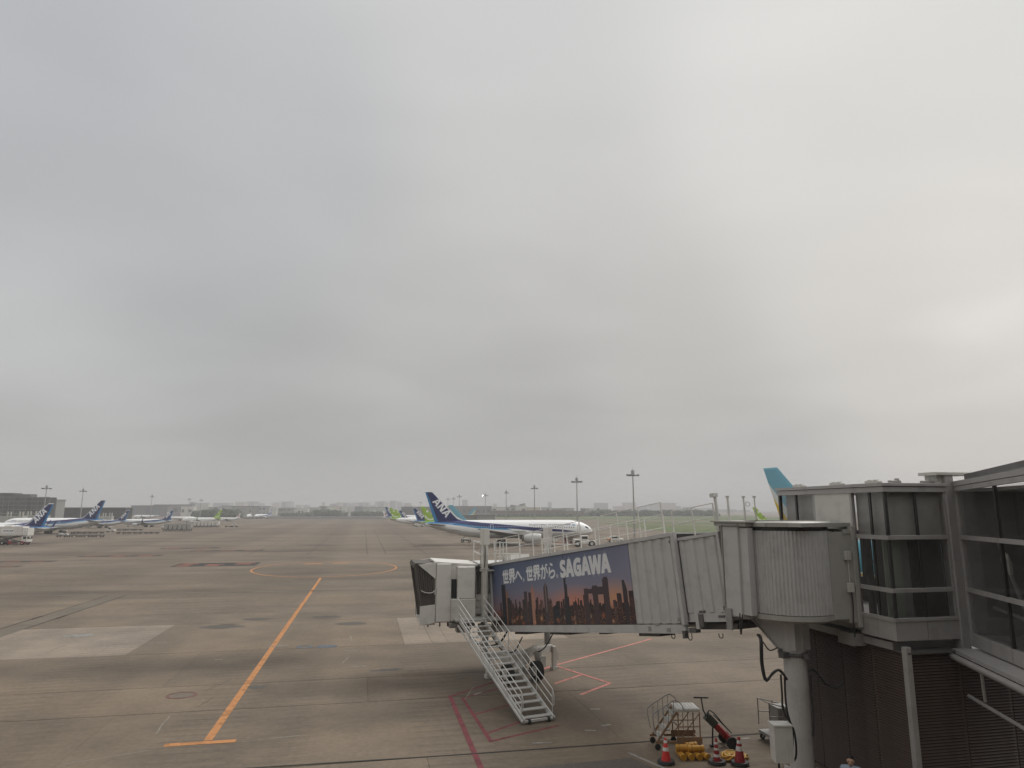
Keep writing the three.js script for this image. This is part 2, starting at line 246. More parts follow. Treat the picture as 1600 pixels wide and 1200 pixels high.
// stand codes: red figures on black boxes
function code(r, q, w, d, n, seed) { strip('code_box', P.black, [[r - w / 2, q], [r + w / 2, q]], d); const rd = rngOf(seed); for (let i = 0; i < n; i++) for (const row of [-0.3, 0, 0.3]) { if (rd() < 0.2) continue; const x = r - w / 2 + w * (i + 0.5) / n; strip('code_figure', P.codeRed, [[x - w / n * 0.36, q + row * d], [x + w / n * (0.1 + 0.26 * rd()), q + row * d]], d * 0.13, 2); } }
code(-21.7, 117, 12, 7, 3, 3); code(-55, 130, 12, 3, 3, 8); code(-43, 142, 14, 3.6, 3, 9); code(-54, 119, 9, 2.4, 2, 4); code(-27, 156, 14, 4, 3, 12); code(-37, 168, 12, 4, 2, 15);
{ const c = []; for (let i = 0; i <= 24; i++) { const a = Math.PI * (0.5 + i / 24); c.push([-33 + Math.cos(a) * 8, 158 + Math.sin(a) * 14]); } strip('painted_line', P.pale, [[14, 218], ...c, [-20, 144]], 0.35, 2); }
for (const [r0, q0, r1, q1] of [[-30, 176, -14, 205], [-14, 205, 20, 262]]) strip('painted_line', P.pale, [[r0, q0], [r1, q1]], 0.4, 2);
for (const r of [-21, -10, 1, 4.5, 12, 24]) strip('joint', P.joint, [[r, 138], [r + 0.2, 320]], 0.12);
strip('joint', P.joint, [[-60, 138], [60, 138]], 0.25); strip('joint', P.joint, [[-60, 165], [60, 165]], 0.25); strip('joint', P.joint, [[-80, 205], [60, 205]], 0.3);
function discMark(r, q, a, b, mat, k, inner = 0) { const g = inner ? new THREE.RingGeometry(inner, 1, 40) : new THREE.CircleGeometry(1, 32); g.scale(a, b, 1).rotateX(-Math.PI / 2).translate(r, lvl(q, k), -q); return new MB().add(g).build(inner ? 'painted_ring' : 'manhole_cover', mat, apron); }
discMark(-7.7, 35.6, 0.42, 0.42, P.pale, 1); discMark(-7.7, 35.6, 0.66, 0.62, P.ringRed, 2, 0.78);
discMark(-3.2, 46.1, 0.5, 0.5, P.blue, 2, 0.5); discMark(-1.9, 46, 0.65, 0.5, P.blue, 1); discMark(-18.2, 53.3, 0.9, 0.7, worn(0.3, 0.285, 0.26), 1);
// spilled oil, cracks and old scrapes
for (const [r, q, a, b, sd] of [[-9.6, 55.1, 1.1, 0.75, 1], [-7.7, 58.3, 1.0, 0.4, 2], [-2.6, 58.2, 1.0, 0.35, 3], [-0.4, 54.6, 0.9, 0.6, 4], [-4.6, 36.4, 0.35, 0.4, 5], [1.6, 38.8, 0.7, 0.3, 6], [13.4, 29.2, 0.6, 0.3, 7]]) {
  const s = new THREE.Shape(); for (let i = 0; i <= 40; i++) { const t = i / 40 * Math.PI * 2, k = 0.55 + 0.75 * vnoise(Math.cos(t) * 2.2 + sd * 9, Math.sin(t) * 2.2 + sd, sd) + 0.3 * Math.abs(Math.cos(t)) ** 6; i ? s.lineTo(r + Math.cos(t) * a * k, q + Math.sin(t) * b * k) : s.moveTo(r + Math.cos(t) * a * k, q + Math.sin(t) * b * k); }
  new MB().add(new THREE.ShapeGeometry(s).rotateX(-Math.PI / 2).translate(0, 0.004, 0)).build('oil_stain', P.oil, apron);
}
{ const rd = rngOf(44); for (let i = 0; i < 26; i++) { const r = -22 + rd() * 34, q = 26.5 + rd() * 28, L = 0.6 + 2.2 * rd(), a = rd() < 0.6 ? 1.2 + rd() * 0.5 : rd() * 0.4; const pts = []; for (let k = 0; k <= 5; k++) pts.push([r + Math.cos(a) * L * k / 5 + (rd() - 0.5) * 0.06, q + Math.sin(a) * L * k / 5 + (rd() - 0.5) * 0.06]); strip('scrape', i % 3 ? P.scrape : P.joint, pts, i % 3 ? 0.05 + 0.05 * rd() : 0.025, 1); } }
strip('joint', P.joint, [[-21, 25.6], [-6, 25.55], [3, 25.35], [26, 25.2]], 0.085, 3);
{ const b = new MB(); const y = 0.004; b.quad(V(4.15, y, -23.7), V(9.1, y, -23.85), V(9.6, y, -22.6), V(9.6, y, -14)); b.quad(V(4.15, y, -23.7), V(9.6, y, -14), V(4, y, -14), V(4.1, y, -18)); for (const g of b.g) { const n = g.attributes.normal; for (let i = 0; i < n.count; i++) n.setXYZ(i, 0, 1, 0); } b.build('asphalt_strip', M.asphalt, apron); }

// grass and taxiways beyond the apron
function field(name, mat, pix, y, label) {
  const p = pix.map(([x, yy]) => G(x, yy)), s = new THREE.Shape(p.map((v) => new THREE.Vector2(v.x, -v.z))), g = new THREE.ShapeGeometry(s).rotateX(-Math.PI / 2).translate(0, y, 0);
  const m = new MB().add(g).build(name, mat, scene); tag(m, label, null, null, 'structure'); return m;
}
field('grass_field', M.grass, [[770, 805.3], [1160, 805.3], [1260, 812], [1260, 815.6], [930, 811.6], [770, 809.5]], -0.02, 'farthest strip of green grass beside the runway');
field('grass_field', M.grass, [[930, 813.4], [1260, 818], [1260, 822.4], [1000, 818.3]], -0.02, 'middle strip of green grass between two taxiways');
field('grass_field', M.grass, [[925, 816.3], [1010, 819.6], [1260, 824.6], [1260, 833], [1045, 831.2]], -0.02, 'nearest strip of green grass behind the boarding bridge roof');
field('grass_field', M.grass, [[250, 804.5], [770, 804.5], [770, 805.8], [560, 806.6], [250, 806.3]], -0.02, 'thin strip of grass before the distant sheds');
field('taxiway', std(0.1, 0.098, 0.095, 0.9, { map: metres(asphaltT, 40) }), [[330, 806.8], [590, 806.8], [640, 811.5], [470, 811], [330, 809.5]], -0.022, 'dark asphalt taxiway before the distant sheds');

// ------------------------------------------------------------------ boarding bridge: rotunda on its column, two telescoping tunnels, drive carriage, cab, stairs
const BR = V(8.78, 0, -22.34), BTURN = Math.atan2(0.877, -0.4795);
const bridge = thing('boarding_bridge', 'grey passenger boarding bridge with a dusk skyline advertisement on its side', 'boarding bridge', [BR.x, 0, BR.z], BTURN);
const BI = inv(bridge);
const toB = (v) => v.clone().applyMatrix4(BI);
{
  const MT = new THREE.Matrix4().makeTranslation(0, 4.865, 0).multiply(new THREE.Matrix4().makeRotationZ(-Math.atan(0.1394)));
  const sl = { m: MT }, SX = 0.18;   // the rotunda and its column stand a little out along the tunnel
  // column with its bracket and ring
  const b = new MB(); b.cyl(0.34, 0.34, 0, 4.95, SX, 0, 36);
  for (let k = 0; k < 8; k++) { const a = k * Math.PI / 4; b.add(new THREE.BoxGeometry(0.34, 0.5, 0.03).translate(0.5, 0.25, 0), new THREE.Matrix4().makeRotationY(a).setPosition(SX, 0, 0)); }
  b.cyl(0.85, 0.85, 0, 0.04, SX, 0, 32);
  const col = b.build('column', M.column, bridge);
  new MB().add(new THREE.TorusGeometry(0.37, 0.05, 8, 40).rotateX(Math.PI / 2).translate(SX, 3.86, 0)).box(SX + 0.3, SX + 0.56, 3.78, 3.94, -0.1, 0.1).box(SX - 0.1, SX + 0.1, 3.78, 3.94, -0.6, -0.34).box(SX - 0.58, SX - 0.3, 3.78, 3.94, -0.1, 0.1).build('ring', M.darkGrey, col);
  const bk = new MB(); bk.prism([[1.5, 4.93], [1.5, 4.8], [SX + 0.3, 4.0], [SX - 0.33, 4.0], [SX - 0.33, 4.93]], -0.335, 0.335); bk.prism([[1.54, 4.82], [1.54, 4.76], [SX + 0.3, 3.94], [SX + 0.3, 4.0]], -0.37, 0.37);
  bk.build('bracket', M.panel, bridge);
  // rotunda: corrugated curtain drum, floor, roof
  const seg = 340, rr = 1.3, pos = [], nor = [], uv = [], ns = 74;
  const ring = (i) => { const a = i / seg * Math.PI * 2, c = Math.cos(a * ns); const r = rr + 0.022 * c; return [SX + Math.cos(a) * r, Math.sin(a) * r]; };
  for (let i = 0; i < seg; i++) { const [x0, z0] = ring(i), [x1, z1] = ring(i + 1); for (const [x, y, z] of [[x0, 5.14, z0], [x0, 7.58, z0], [x1, 5.14, z1], [x1, 5.14, z1], [x0, 7.58, z0], [x1, 7.58, z1]]) { pos.push(x, y, z); uv.push(i / seg * 10, y); } }
  const dg = new THREE.BufferGeometry(); dg.setAttribute('position', new THREE.Float32BufferAttribute(pos, 3)); dg.setAttribute('uv', new THREE.Float32BufferAttribute(uv, 2)); dg.computeVertexNormals();
  const drum = new MB().add(dg).build('rotunda', M.panel, bridge, { keepUV: true });
  new MB().cyl(1.32, 1.32, 4.98, 5.12, SX, 0, 48).cyl(1.25, 1.05, 4.88, 4.98, SX, 0, 48).build('floor_disc', M.grey, drum);
  new MB().cyl(1.21, 1.21, 7.58, 7.7, SX, 0, 48).build('gap_ring', M.darkGrey, drum);
  const rf = new MB(); rf.cyl(1.36, 1.36, 7.7, 7.82, SX, 0, 64); rf.box(0.3, 1.62, 7.702, 7.818, -1.66, 1.66); rf.box(-0.2, 0.31, 7.703, 7.817, -1.38, 1.38); rf.box(-1.2, 0, 7.704, 7.816, -1.0, 1.3); rf.box(0.2, 1.72, 7.82, 7.86, -1.72, 1.72); rf.cyl(1.28, 1.34, 7.82, 7.86, SX, 0, 48);
  rf.build('roof', M.grey, drum);
  // portal between rotunda and tunnel
  const pc = new MB(); for (const s of [-1, 1]) { pc.cham(0.62, 1.26, 4.98, 7.7, s * 1.36, s * 1.68, 0.02); pc.prism([[0.3, 5.06], [0.62, 5.06], [0.62, 7.66], [0.3, 7.66]], Math.min(s * 1.36, s * 1.6), Math.max(s * 1.36, s * 1.6)); } pc.box(0.62, 1.26, 7.45, 7.698, -1.36, 1.36); pc.box(0.62, 1.26, 4.9, 5.02, -1.4, 1.4);
  const portal = pc.build('portal', M.panel, bridge);
  new MB().box(1.262, 1.3, 4.9, 7.72, -1.7, -1.62).box(0.6, 1.3, 7.72, 7.76, -1.74, 1.74).box(1.0, 1.22, 4.55, 5.2, -1.74, -1.69).build('seal', M.midGrey, portal);
  new MB().box(1.27, 1.34, 5.0, 7.5, -1.3, 1.3).build('inner_seal', M.black, portal);
  // tunnels in the sloping frame
  function ribWall(u0, u1, v0, v1, z, n, side) { const o = new MB(), step = (u1 - u0) / n; for (let i = 0; i < n; i++) { const a = u0 + i * step; o.prism([[0, 0], [0, 0]].length ? [[a + step * 0.08, 0], [a + step * 0.2, 0.045], [a + step * 0.62, 0.045], [a + step * 0.74, 0]] : [], v0, v1); } return { o, z, side }; }
  function ribs(name, parent, u0, u1, v0, v1, zw, n) {  // trapezoid ribs, each a piece of its own, on both sides
    const step = (u1 - u0) / n, shared = [];
    for (const s of [-1, 1]) for (let i = 0; i < n; i++) {
      const a = u0 + i * step, g = new MB(), sh = new THREE.Shape([[a + step * 0.1, 0], [a + step * 0.2, 0.05], [a + step * 0.58, 0.05], [a + step * 0.68, 0]].map(([x, y]) => new THREE.Vector2(x, y)));
      const e = new THREE.ExtrudeGeometry(sh, { depth: v1 - v0, bevelEnabled: false }); // x = u, y = out, z = v
      const mm = new THREE.Matrix4().makeBasis(V(1, 0, 0), V(0, 0, s), V(0, 1, 0)); if (s > 0) mm.multiply(new THREE.Matrix4());
      mm.setPosition(0, v0, s * zw); e.applyMatrix4(mm); if (s > 0) { const p = e.index ? e.toNonIndexed() : e; for (let k = 0; k < p.attributes.position.count; k += 3) { for (const at2 of [p.attributes.position, p.attributes.uv]) { const N = at2.itemSize; for (let c = 0; c < N; c++) { const t = at2.array[(k + 1) * N + c]; at2.array[(k + 1) * N + c] = at2.array[(k + 2) * N + c]; at2.array[(k + 2) * N + c] = t; } } } p.computeVertexNormals(); g.add(p); } else g.add(e);
      g.build(name, M.panel, parent, sl);
    }
  }
  // innermost tunnel, hardly seen
  new MB().box(0.4, 1.5, 0.5, 2.66, -1.22, -1.17).box(0.4, 1.5, 0.5, 2.66, 1.17, 1.22).box(0.4, 1.5, 2.6, 2.66, -1.17, 1.17).box(0.4, 1.5, 0.5, 0.56, -1.17, 1.17).build('inner_tunnel', M.midGrey, bridge, sl);
  // second tunnel
  const tb = new MB(); for (const s of [-1, 1]) { tb.box(1.34, 4.2, 0.34, 2.8, s * 1.33, s * 1.28); tb.cham(1.32, 1.44, 0.3, 2.86, s * 1.25, s * 1.43, 0.01); tb.box(1.4, 4.2, 0.06, 0.34, s * 1.36, s * 1.24); tb.box(1.4, 4.2, 2.76, 2.86, s * 1.4, s * 1.28); tb.box(2.8, 2.95, -0.16, 0.34, s * 1.42, s * 1.3); }
  tb.box(1.4, 4.2, 2.78, 2.84, -1.3, 1.3); tb.box(1.4, 4.2, 0.1, 0.16, -1.26, 1.26);
  const tunB = tb.build('second_tunnel', M.panel, bridge, sl);
  ribs('wall_rib', tunB, 1.5, 3.5, 0.36, 2.74, 1.33, 4);
  new MB().box(1.5, 3.2, -0.2, -0.02, -1.0, 1.0).box(2.6, 2.95, -0.1, 0.3, -1.4, -1.3).build('cable_tray', M.darkGrey, tunB, sl);
  new MB().box(1.5, 1.62, 0.42, 0.54, -1.39, -1.34).box(1.62, 1.9, 0.2, 0.26, -1.39, -1.36).box(2.5, 2.75, 0.36, 0.42, -1.39, -1.33).build('bracket_plate', M.darkGrey, tunB, sl).userData.kind = 'stuff';
  // outer tunnel with the advertisement
  const tc = new MB(); for (const s of [-1, 1]) { tc.box(3.4, 17.7, 0.02, 3.0, s * 1.46, s * 1.4); tc.cham(3.34, 3.5, -0.02, 3.06, s * 1.38, s * 1.56, 0.012); tc.box(3.4, 17.78, -0.3, -0.005, s * 1.5, s * 1.36); tc.box(3.38, 17.76, 2.94, 3.07, s * 1.53, s * 1.38); tc.cham(17.6, 17.78, -0.02, 3.06, s * 1.38, s * 1.58, 0.012); for (const u of [6.2, 8.0, 10.1, 12.4, 14.6]) tc.box(u, u + 0.03, -0.302, 0.0, s * 1.502, s * 1.49); }
  tc.box(3.4, 17.7, 3.0, 3.05, -1.42, 1.42); tc.box(3.4, 17.7, -0.06, 0.0, -1.4, 1.4); tc.box(17.62, 17.72, 0, 3, -1.4, 1.4);
  const tunC = tc.build('outer_tunnel', M.panel, bridge, sl);
  ribs('wall_rib', tunC, 3.52, 6.06, 0.04, 2.92, 1.46, 5);
  new MB().box(3.28, 3.34, 0.1, 2.95, -1.36, 1.36).build('end_seal', M.black, tunC, sl);
  for (const [a, b2, y0, y1, z0, z1] of [[5.0, 6.2, -0.42, -0.3, -1.3, -0.6], [11.5, 13.2, -0.45, -0.3, -0.9, 0.9], [15.0, 16.2, -0.44, -0.3, -1.1, 0.2], [8.4, 8.9, -0.38, -0.3, -1.2, 1.2], [3.4, 3.52, -0.45, -0.2, -1.56, -1.4], [3.0, 3.34, -0.28, -0.12, -1.4, -1.2]]) new MB().box(a, b2, y0, y1, z0, z1).build('underfloor_box', M.darkGrey, tunC, sl);
  const pl = new MB(); pl.box(3.55, 3.72, 0.1, 0.22, -1.515, -1.46).box(4.7, 4.95, -0.02, 0.04, -1.52, -1.5).box(5.2, 5.36, -0.22, -0.06, -1.515, -1.5).box(3.6, 3.63, 2.72, 2.8, -1.56, -1.5).box(4.15, 4.35, -0.24, -0.12, -1.515, -1.5); pl.build('bracket_plate', M.midGrey, tunC, sl).userData.kind = 'stuff';
  const hang = new MB(); for (const [u, d] of [[4.2, 0.16], [3.35, 0.2], [1.9, 0.12]]) hang.tube([V(u, -0.3, -1.3), V(u + 0.02, -0.3 - d, -1.3), V(u + 0.16, -0.3 - d, -1.3), V(u + 0.18, -0.3, -1.3)], 0.016, 5, 10); hang.build('cable_loop', M.black, tunC, sl).userData.kind = 'stuff';
  // advertisement
  const L = 11.63, Hh = 3.0;
  const advT = canvasTex(2048, 528, (c, w, h) => {
    const g = c.createLinearGradient(0, 0, 0, h); g.addColorStop(0, '#56637c'); g.addColorStop(0.28, '#6c768e'); g.addColorStop(0.5, '#878496'); g.addColorStop(0.72, '#a98480'); g.addColorStop(0.8, '#8f6b66'); g.addColorStop(1, '#57423d'); c.fillStyle = g; c.fillRect(0, 0, w, h);
    const right = c.createLinearGradient(w * 0.55, 0, w, 0); right.addColorStop(0, 'rgba(110,108,138,0)'); right.addColorStop(1, 'rgba(140,134,152,0.6)'); c.fillStyle = right; c.fillRect(0, 0, w, h * 0.7);
    for (const [x, y, rx, ry, col] of [[0.66, 0.68, 0.2, 0.24, '232,136,98'], [0.9, 0.66, 0.13, 0.26, '238,156,92'], [0.37, 0.66, 0.12, 0.22, '206,126,106']]) { c.save(); c.translate(x * w, y * h); c.scale(rx * w, ry * h); const q = c.createRadialGradient(0, 0, 0, 0, 0, 1); q.addColorStop(0, `rgba(${col},0.62)`); q.addColorStop(1, `rgba(${col},0)`); c.fillStyle = q; c.fillRect(-1, -1, 2, 2); c.restore(); }
    const left = c.createLinearGradient(0, 0, w * 0.6, 0); left.addColorStop(0, 'rgba(34,46,74,0.3)'); left.addColorStop(1, 'rgba(34,46,74,0)'); c.fillStyle = left; c.fillRect(0, 0, w, h);
    const rd = rngOf(77), X = (f) => f * w, Y = (f) => f * h;
    // low city and its lights
    c.fillStyle = '#2c2226'; c.beginPath(); c.moveTo(0, h); for (let i = 0; i <= 160; i++) { const f = i / 160, base = f < 0.12 ? 0.8 : 0.72; c.lineTo(X(f), Y(base + 0.1 * rd())); } c.lineTo(w, h); c.fill();
    for (let i = 0; i < 90; i++) { const f = rd(), t = 0.6 + 0.2 * rd(), bw = 0.005 + 0.01 * rd(); c.fillStyle = ['#2a2227', '#3a2b2d', '#4a3431', '#1f1b21'][i % 4]; if (f > 0.06) c.fillRect(X(f), Y(t), X(bw), h); }
    for (let i = 0; i < 3800; i++) { const f = rd(), y = 0.74 + 0.26 * Math.sqrt(rd()); c.fillStyle = ['#d08a4c', '#8a4a34', '#e8c08a', '#6a3a30', '#a86a44'][i % 5]; c.globalAlpha = 0.35 + 0.55 * rd(); c.fillRect(X(f), Y(y), 2 + 5 * rd(), 2 + 3 * rd()); } c.globalAlpha = 1;
    c.fillStyle = 'rgba(150,78,60,0.35)'; c.fillRect(0, Y(0.78), X(0.1), Y(0.09));
    const tower = (x0, x1, top, fill, lit, slant = 0, spire = 0) => { c.fillStyle = fill; c.beginPath(); c.moveTo(X(x0), h); c.lineTo(X(x0), Y(top + Math.max(0, slant))); c.lineTo(X(x0 + (x1 - x0) * 0.5), Y(top)); c.lineTo(X(x1), Y(top + Math.abs(slant))); c.lineTo(X(x1), h); c.fill(); if (spire) { c.fillRect(X((x0 + x1) / 2) - 2, Y(top - spire), 4, Y(spire)); } if (lit) { c.fillStyle = lit; c.globalAlpha = 0.7; for (let k = 0; k < 110; k++) c.fillRect(X(x0 + (x1 - x0) * rd()), Y(top + 0.08 + (0.9 - top) * rd()), 4, 3); c.globalAlpha = 1; } };
    tower(0.092, 0.128, 0.36, '#2a2b34', '#4a4f60'); tower(0.128, 0.15, 0.44, '#8a6350', '#d8a070', 0.06); tower(0.138, 0.166, 0.58, '#352e34', '#7a5a40'); tower(0.184, 0.206, 0.68, '#382e33', '#8a5a40', 0.1);
    tower(0.286, 0.312, 0.5, '#43383c', '#775544'); tower(0.27, 0.296, 0.62, '#352e34', '#8a5a44'); tower(0.34, 0.368, 0.4, '#a87a66', '#e0b088', 0.12, 0.02); tower(0.322, 0.345, 0.52, '#3a3138', '#6a4a3c');
    tower(0.385, 0.398, 0.6, '#33282c', '#a06848'); tower(0.413, 0.424, 0.64, '#3a2c2e', '#a87850'); tower(0.443, 0.474, 0.4, '#423a40', '#9a8478', 0.06, 0.02); c.fillStyle = '#8a7468'; c.fillRect(X(0.456), Y(0.42), X(0.006), Y(0.4)); tower(0.478, 0.5, 0.62, '#4a3532', '#c08a60', 0.05); tower(0.505, 0.55, 0.72, '#1c2028', '#5a6070', 0.03);
    for (let i = 0; i < 26; i++) { const gx = X(0.17 + 0.8 * rd()), gy = Y(0.88 + 0.12 * rd()), q = c.createRadialGradient(gx, gy, 0, gx, gy, 14 + 22 * rd()); q.addColorStop(0, ['rgba(250,200,140,0.8)', 'rgba(226,120,70,0.7)', 'rgba(190,210,190,0.6)'][i % 3]); q.addColorStop(1, 'rgba(200,110,60,0)'); c.fillStyle = q; c.fillRect(gx - 40, gy - 40, 80, 80); }
    // the tallest tower, stepped
    c.fillStyle = '#2d2a31'; for (const [a, bq, t] of [[0.5985, 0.6015, 0.0], [0.596, 0.604, 0.1], [0.5935, 0.607, 0.2], [0.594, 0.613, 0.45], [0.59, 0.621, 0.62], [0.586, 0.627, 0.8]]) c.fillRect(X(a), Y(t), X(bq - a), h);
    tower(0.655, 0.672, 0.66, '#2c2328', '#8a5a44', 0.06, 0.03); tower(0.69, 0.705, 0.68, '#33272a', '#a06a48');
    // the pair of towers joined by a bridge
    c.fillStyle = '#43353a'; for (const [a, bq, t, bt] of [[0.722, 0.748, 0.53, 1], [0.775, 0.806, 0.5, 1], [0.838, 0.872, 0.42, 1], [0.722, 0.87, 0.54, 0.6], [0.772, 0.872, 0.52, 0.62]]) c.fillRect(X(a), Y(t), X(bq - a), Y(bt - t)); c.fillRect(X(0.846), Y(0.4), X(0.022), Y(0.05)); c.fillStyle = '#b07850'; c.globalAlpha = 0.4; for (let k = 0; k < 260; k++) { const a = [0.724, 0.778, 0.84][k % 3]; c.fillRect(X(a + 0.028 * rd()), Y(0.6 + 0.36 * rd()), 4, 2); } c.globalAlpha = 1;
    tower(0.89, 0.905, 0.7, '#43353a', '#a06a48'); tower(0.913, 0.936, 0.62, '#33242a', '#b0744a'); tower(0.948, 0.972, 0.46, '#332c33', '#6a4a3c', -0.12); tower(0.978, 1, 0.6, '#2f2226', '#a8603c');
    for (let k = 0; k < 12; k++) { c.fillStyle = 'rgba(150,70,50,0.25)'; c.fillRect(X(0.979), Y(0.63 + k * 0.03), X(0.021), 3); }
    // lettering: five characters, three kana and two ring stops, then the latin word, all rising a little with the tunnel
    const col = '#dadbdc'; c.strokeStyle = col; c.fillStyle = col; c.lineCap = 'butt'; c.lineJoin = 'miter';
    const top = 0.128 * h, ch = 0.215 * h, cw = 0.058 * w;
    const S = (x, list, lw = 0.168) => { c.save(); c.translate(x, top); c.scale(cw * 0.94, ch); c.lineWidth = lw; for (const p of list) { c.beginPath(); if (p.length === 4 && typeof p[0] === 'number') { c.moveTo(p[0], p[1]); c.lineTo(p[2], p[3]); } else { c.moveTo(...p[0]); for (const q of p.slice(1)) q.length === 2 ? c.lineTo(...q) : c.bezierCurveTo(...q); } c.stroke(); } c.restore(); };
    const yo = [[0, 0.32, 1, 0.32], [[0.22, 0.04], [0.22, 0.93], [0.98, 0.93]], [[0.5, 0], [0.5, 0.68], [0.8, 0.68]], [0.8, 0, 0.8, 0.72]];
    const kai = [[[0.14, 0.05], [0.86, 0.05], [0.86, 0.47], [0.14, 0.47], [0.14, 0.05]], [0.5, 0.05, 0.5, 0.47], [0.14, 0.26, 0.86, 0.26], [[0.46, 0.47], [0.36, 0.62, 0.2, 0.7, 0, 0.74]], [[0.54, 0.47], [0.64, 0.62, 0.8, 0.7, 1, 0.74]], [[0.32, 0.66], [0.34, 0.85, 0.26, 0.94, 0.12, 1]], [0.68, 0.64, 0.68, 1]];
    const he = [[[0.02, 0.7], [0.2, 0.5, 0.32, 0.28, 0.4, 0.28], [0.5, 0.28, 0.7, 0.6, 1, 0.82]]];
    const ka = [[[0.02, 0.3], [0.3, 0.28, 0.66, 0.16, 0.62, 0.5], [0.6, 0.85, 0.5, 1, 0.36, 0.9]], [[0.36, 0.02], [0.32, 0.4, 0.2, 0.75, 0.08, 0.98]], [[0.72, 0.16], [0.84, 0.3, 0.92, 0.48, 0.95, 0.64]], [0.78, 0.02, 0.84, 0.14], [0.92, 0, 0.98, 0.12]];
    const ra = [[0.34, 0.02, 0.66, 0.15], [[0.22, 0.25], [0.2, 0.45, 0.16, 0.62, 0.14, 0.74], [0.4, 0.46, 0.86, 0.42, 0.86, 0.68], [0.84, 0.92, 0.5, 0.98, 0.26, 0.94]]];
    const x0 = 0.109 * w, st = 0.0575 * w, dot = (x) => { c.lineWidth = 6; c.beginPath(); c.arc(x, top + ch * 0.9, 10, 0, 7); c.stroke(); };
    S(x0, yo); S(x0 + st, kai); S(x0 + 2 * st, he, 0.17); dot(0.292 * w); S(0.316 * w, yo); S(0.316 * w + st, kai); S(0.316 * w + 2 * st, ka, 0.155); S(0.316 * w + 3 * st, ra, 0.155); dot(0.553 * w);
    c.font = 'bold 100px sans-serif'; c.textBaseline = 'alphabetic'; const tw = c.measureText('SAGAWA').width; c.save(); c.translate(0.576 * w, top + ch * 0.99); c.scale(0.317 * w / tw, ch * 1.06 / 73); c.fillText('SAGAWA', 0, 0); c.lineWidth = 8; c.strokeText('SAGAWA', 0, 0); c.restore();
  });
  const bg = new THREE.BoxGeometry(L, Hh, 0.02); { const p = bg.attributes.position, u = bg.attributes.uv, nn = bg.attributes.normal; for (let i = 0; i < p.count; i++) { const f = 0.5 - p.getX(i) / L; u.setXY(i, nn.getZ(i) > 0.5 ? 1 - f : f, p.getY(i) / Hh + 0.5); } bg.rotateX(0); }
  for (const s of [-1, 1]) { const g2 = bg.clone(); if (s > 0) { const p = g2.attributes.position, u = g2.attributes.uv; for (let i = 0; i < p.count; i++) u.setX(i, 0.5 + p.getX(i) / L); } g2.translate((6.05 + 17.68) / 2, 1.51, s * 1.475); new MB().add(g2).build('advertisement_panel', new THREE.MeshStandardMaterial({ map: advT, roughness: 0.5 }), tunC, { m: MT, keepUV: true, label: s < 0 ? 'long advertisement panel with dusk skyline and white lettering' : undefined }); }
  // roof handrails of both tunnels
  const hr = (u0, u1, v, zz, n, par, top) => { const o = new MB(); for (let i = 0; i <= n; i++) { const u = u0 + (u1 - u0) * i / n; o.beam(V(u, v, zz), V(u, v + top, zz), 0.038, 0.038); } for (const k of [1, 0.52]) o.bar(V(u0, v + top * k, zz), V(u1, v + top * k, zz), 0.016, 0.016, 6); o.build('roof_handrail', M.white, par, sl); };
  hr(3.9, 17.2, 3.06, -1.45, 10, tunC, 1.13); hr(7.2, 17.2, 3.06, 1.45, 8, tunC, 1.13); hr(1.45, 3.5, 2.86, -1.34, 2, tunB, 0.94);
  { const o = new MB(); o.beam(V(1.36, 2.84, -1.3), V(1.3, 4.05, -1.34), 0.07, 0.07); o.box(1.24, 1.42, 3.98, 4.1, -1.46, -1.26); o.build('lamp_post', M.galv, tunB, sl); }
  new MB().box(16.5, 17.5, 3.05, 3.4, -0.9, 0.2).build('air_unit', M.white, tunC, sl);
  // drive carriage: two lift columns, cross beam, wheels and steadying feet
  const dc = new MB();
  for (const s of [-1, 1]) {
    const z = s * 1.92, x = 17.75;
    dc.cham(x - 0.19, x + 0.19, 6.42, 7.25, z - 0.19, z + 0.19, 0.02); dc.cham(x - 0.14, x + 0.14, 2.0, 6.42, z - 0.14, z + 0.14, 0.02); dc.box(x - 0.18, x + 0.18, 5.9, 5.96, z - 0.18, z + 0.18); dc.box(x - 0.18, x + 0.18, 5.2, 5.24, z - 0.17, z + 0.17); dc.box(x - 0.23, x - 0.13, 2.1, 6.5, z - 0.04, z + 0.04); dc.box(x - 0.26, x + 0.26, 1.9, 2.5, z - 0.24, z + 0.24); dc.beam(V(x, 2.2, z), V(x, 2.2, 0), 0.3, 0.3);
  }
  const drive = dc.build('lift_frame', M.offWhite, bridge); for (const s of [-1, 1]) new MB().tube([V(17.5, 6.3, s * 1.92 - 0.1), V(17.36, 6.0, s * 1.92 - 0.16), V(17.42, 5.6, s * 1.92 - 0.14), V(17.55, 5.3, s * 1.92 - 0.1)], 0.025, 6, 16).build('cable', M.black, drive);
  for (const s of [-1, 1]) { const z = s * 1.85, o = new MB(); o.cyl(0.11, 0.11, 1.0, 2.1, 17.75 - 0.12, z, 14).cyl(0.11, 0.11, 1.0, 2.1, 17.75 + 0.12, z, 14); o.build('lift_cylinder', M.steel, drive); const f = new MB(); f.beam(V(17.7, 1.05, z), V(17.3, 1.05, z * 1.02), 0.2, 0.22); f.box(17.14, 17.34, 0.16, 1.16, z - 0.1 + s * 0.08, z + 0.1 + s * 0.08); f.box(17.08, 17.4, 0, 0.16, z - 0.15 + s * 0.08, z + 0.15 + s * 0.08); f.tube([V(17.2, 1.1, z + s * 0.2), V(17.1, 0.9, z + s * 0.24), V(17.12, 0.45, z + s * 0.24)], 0.02, 5, 8); f.build('steady_foot', M.offWhite, drive); }
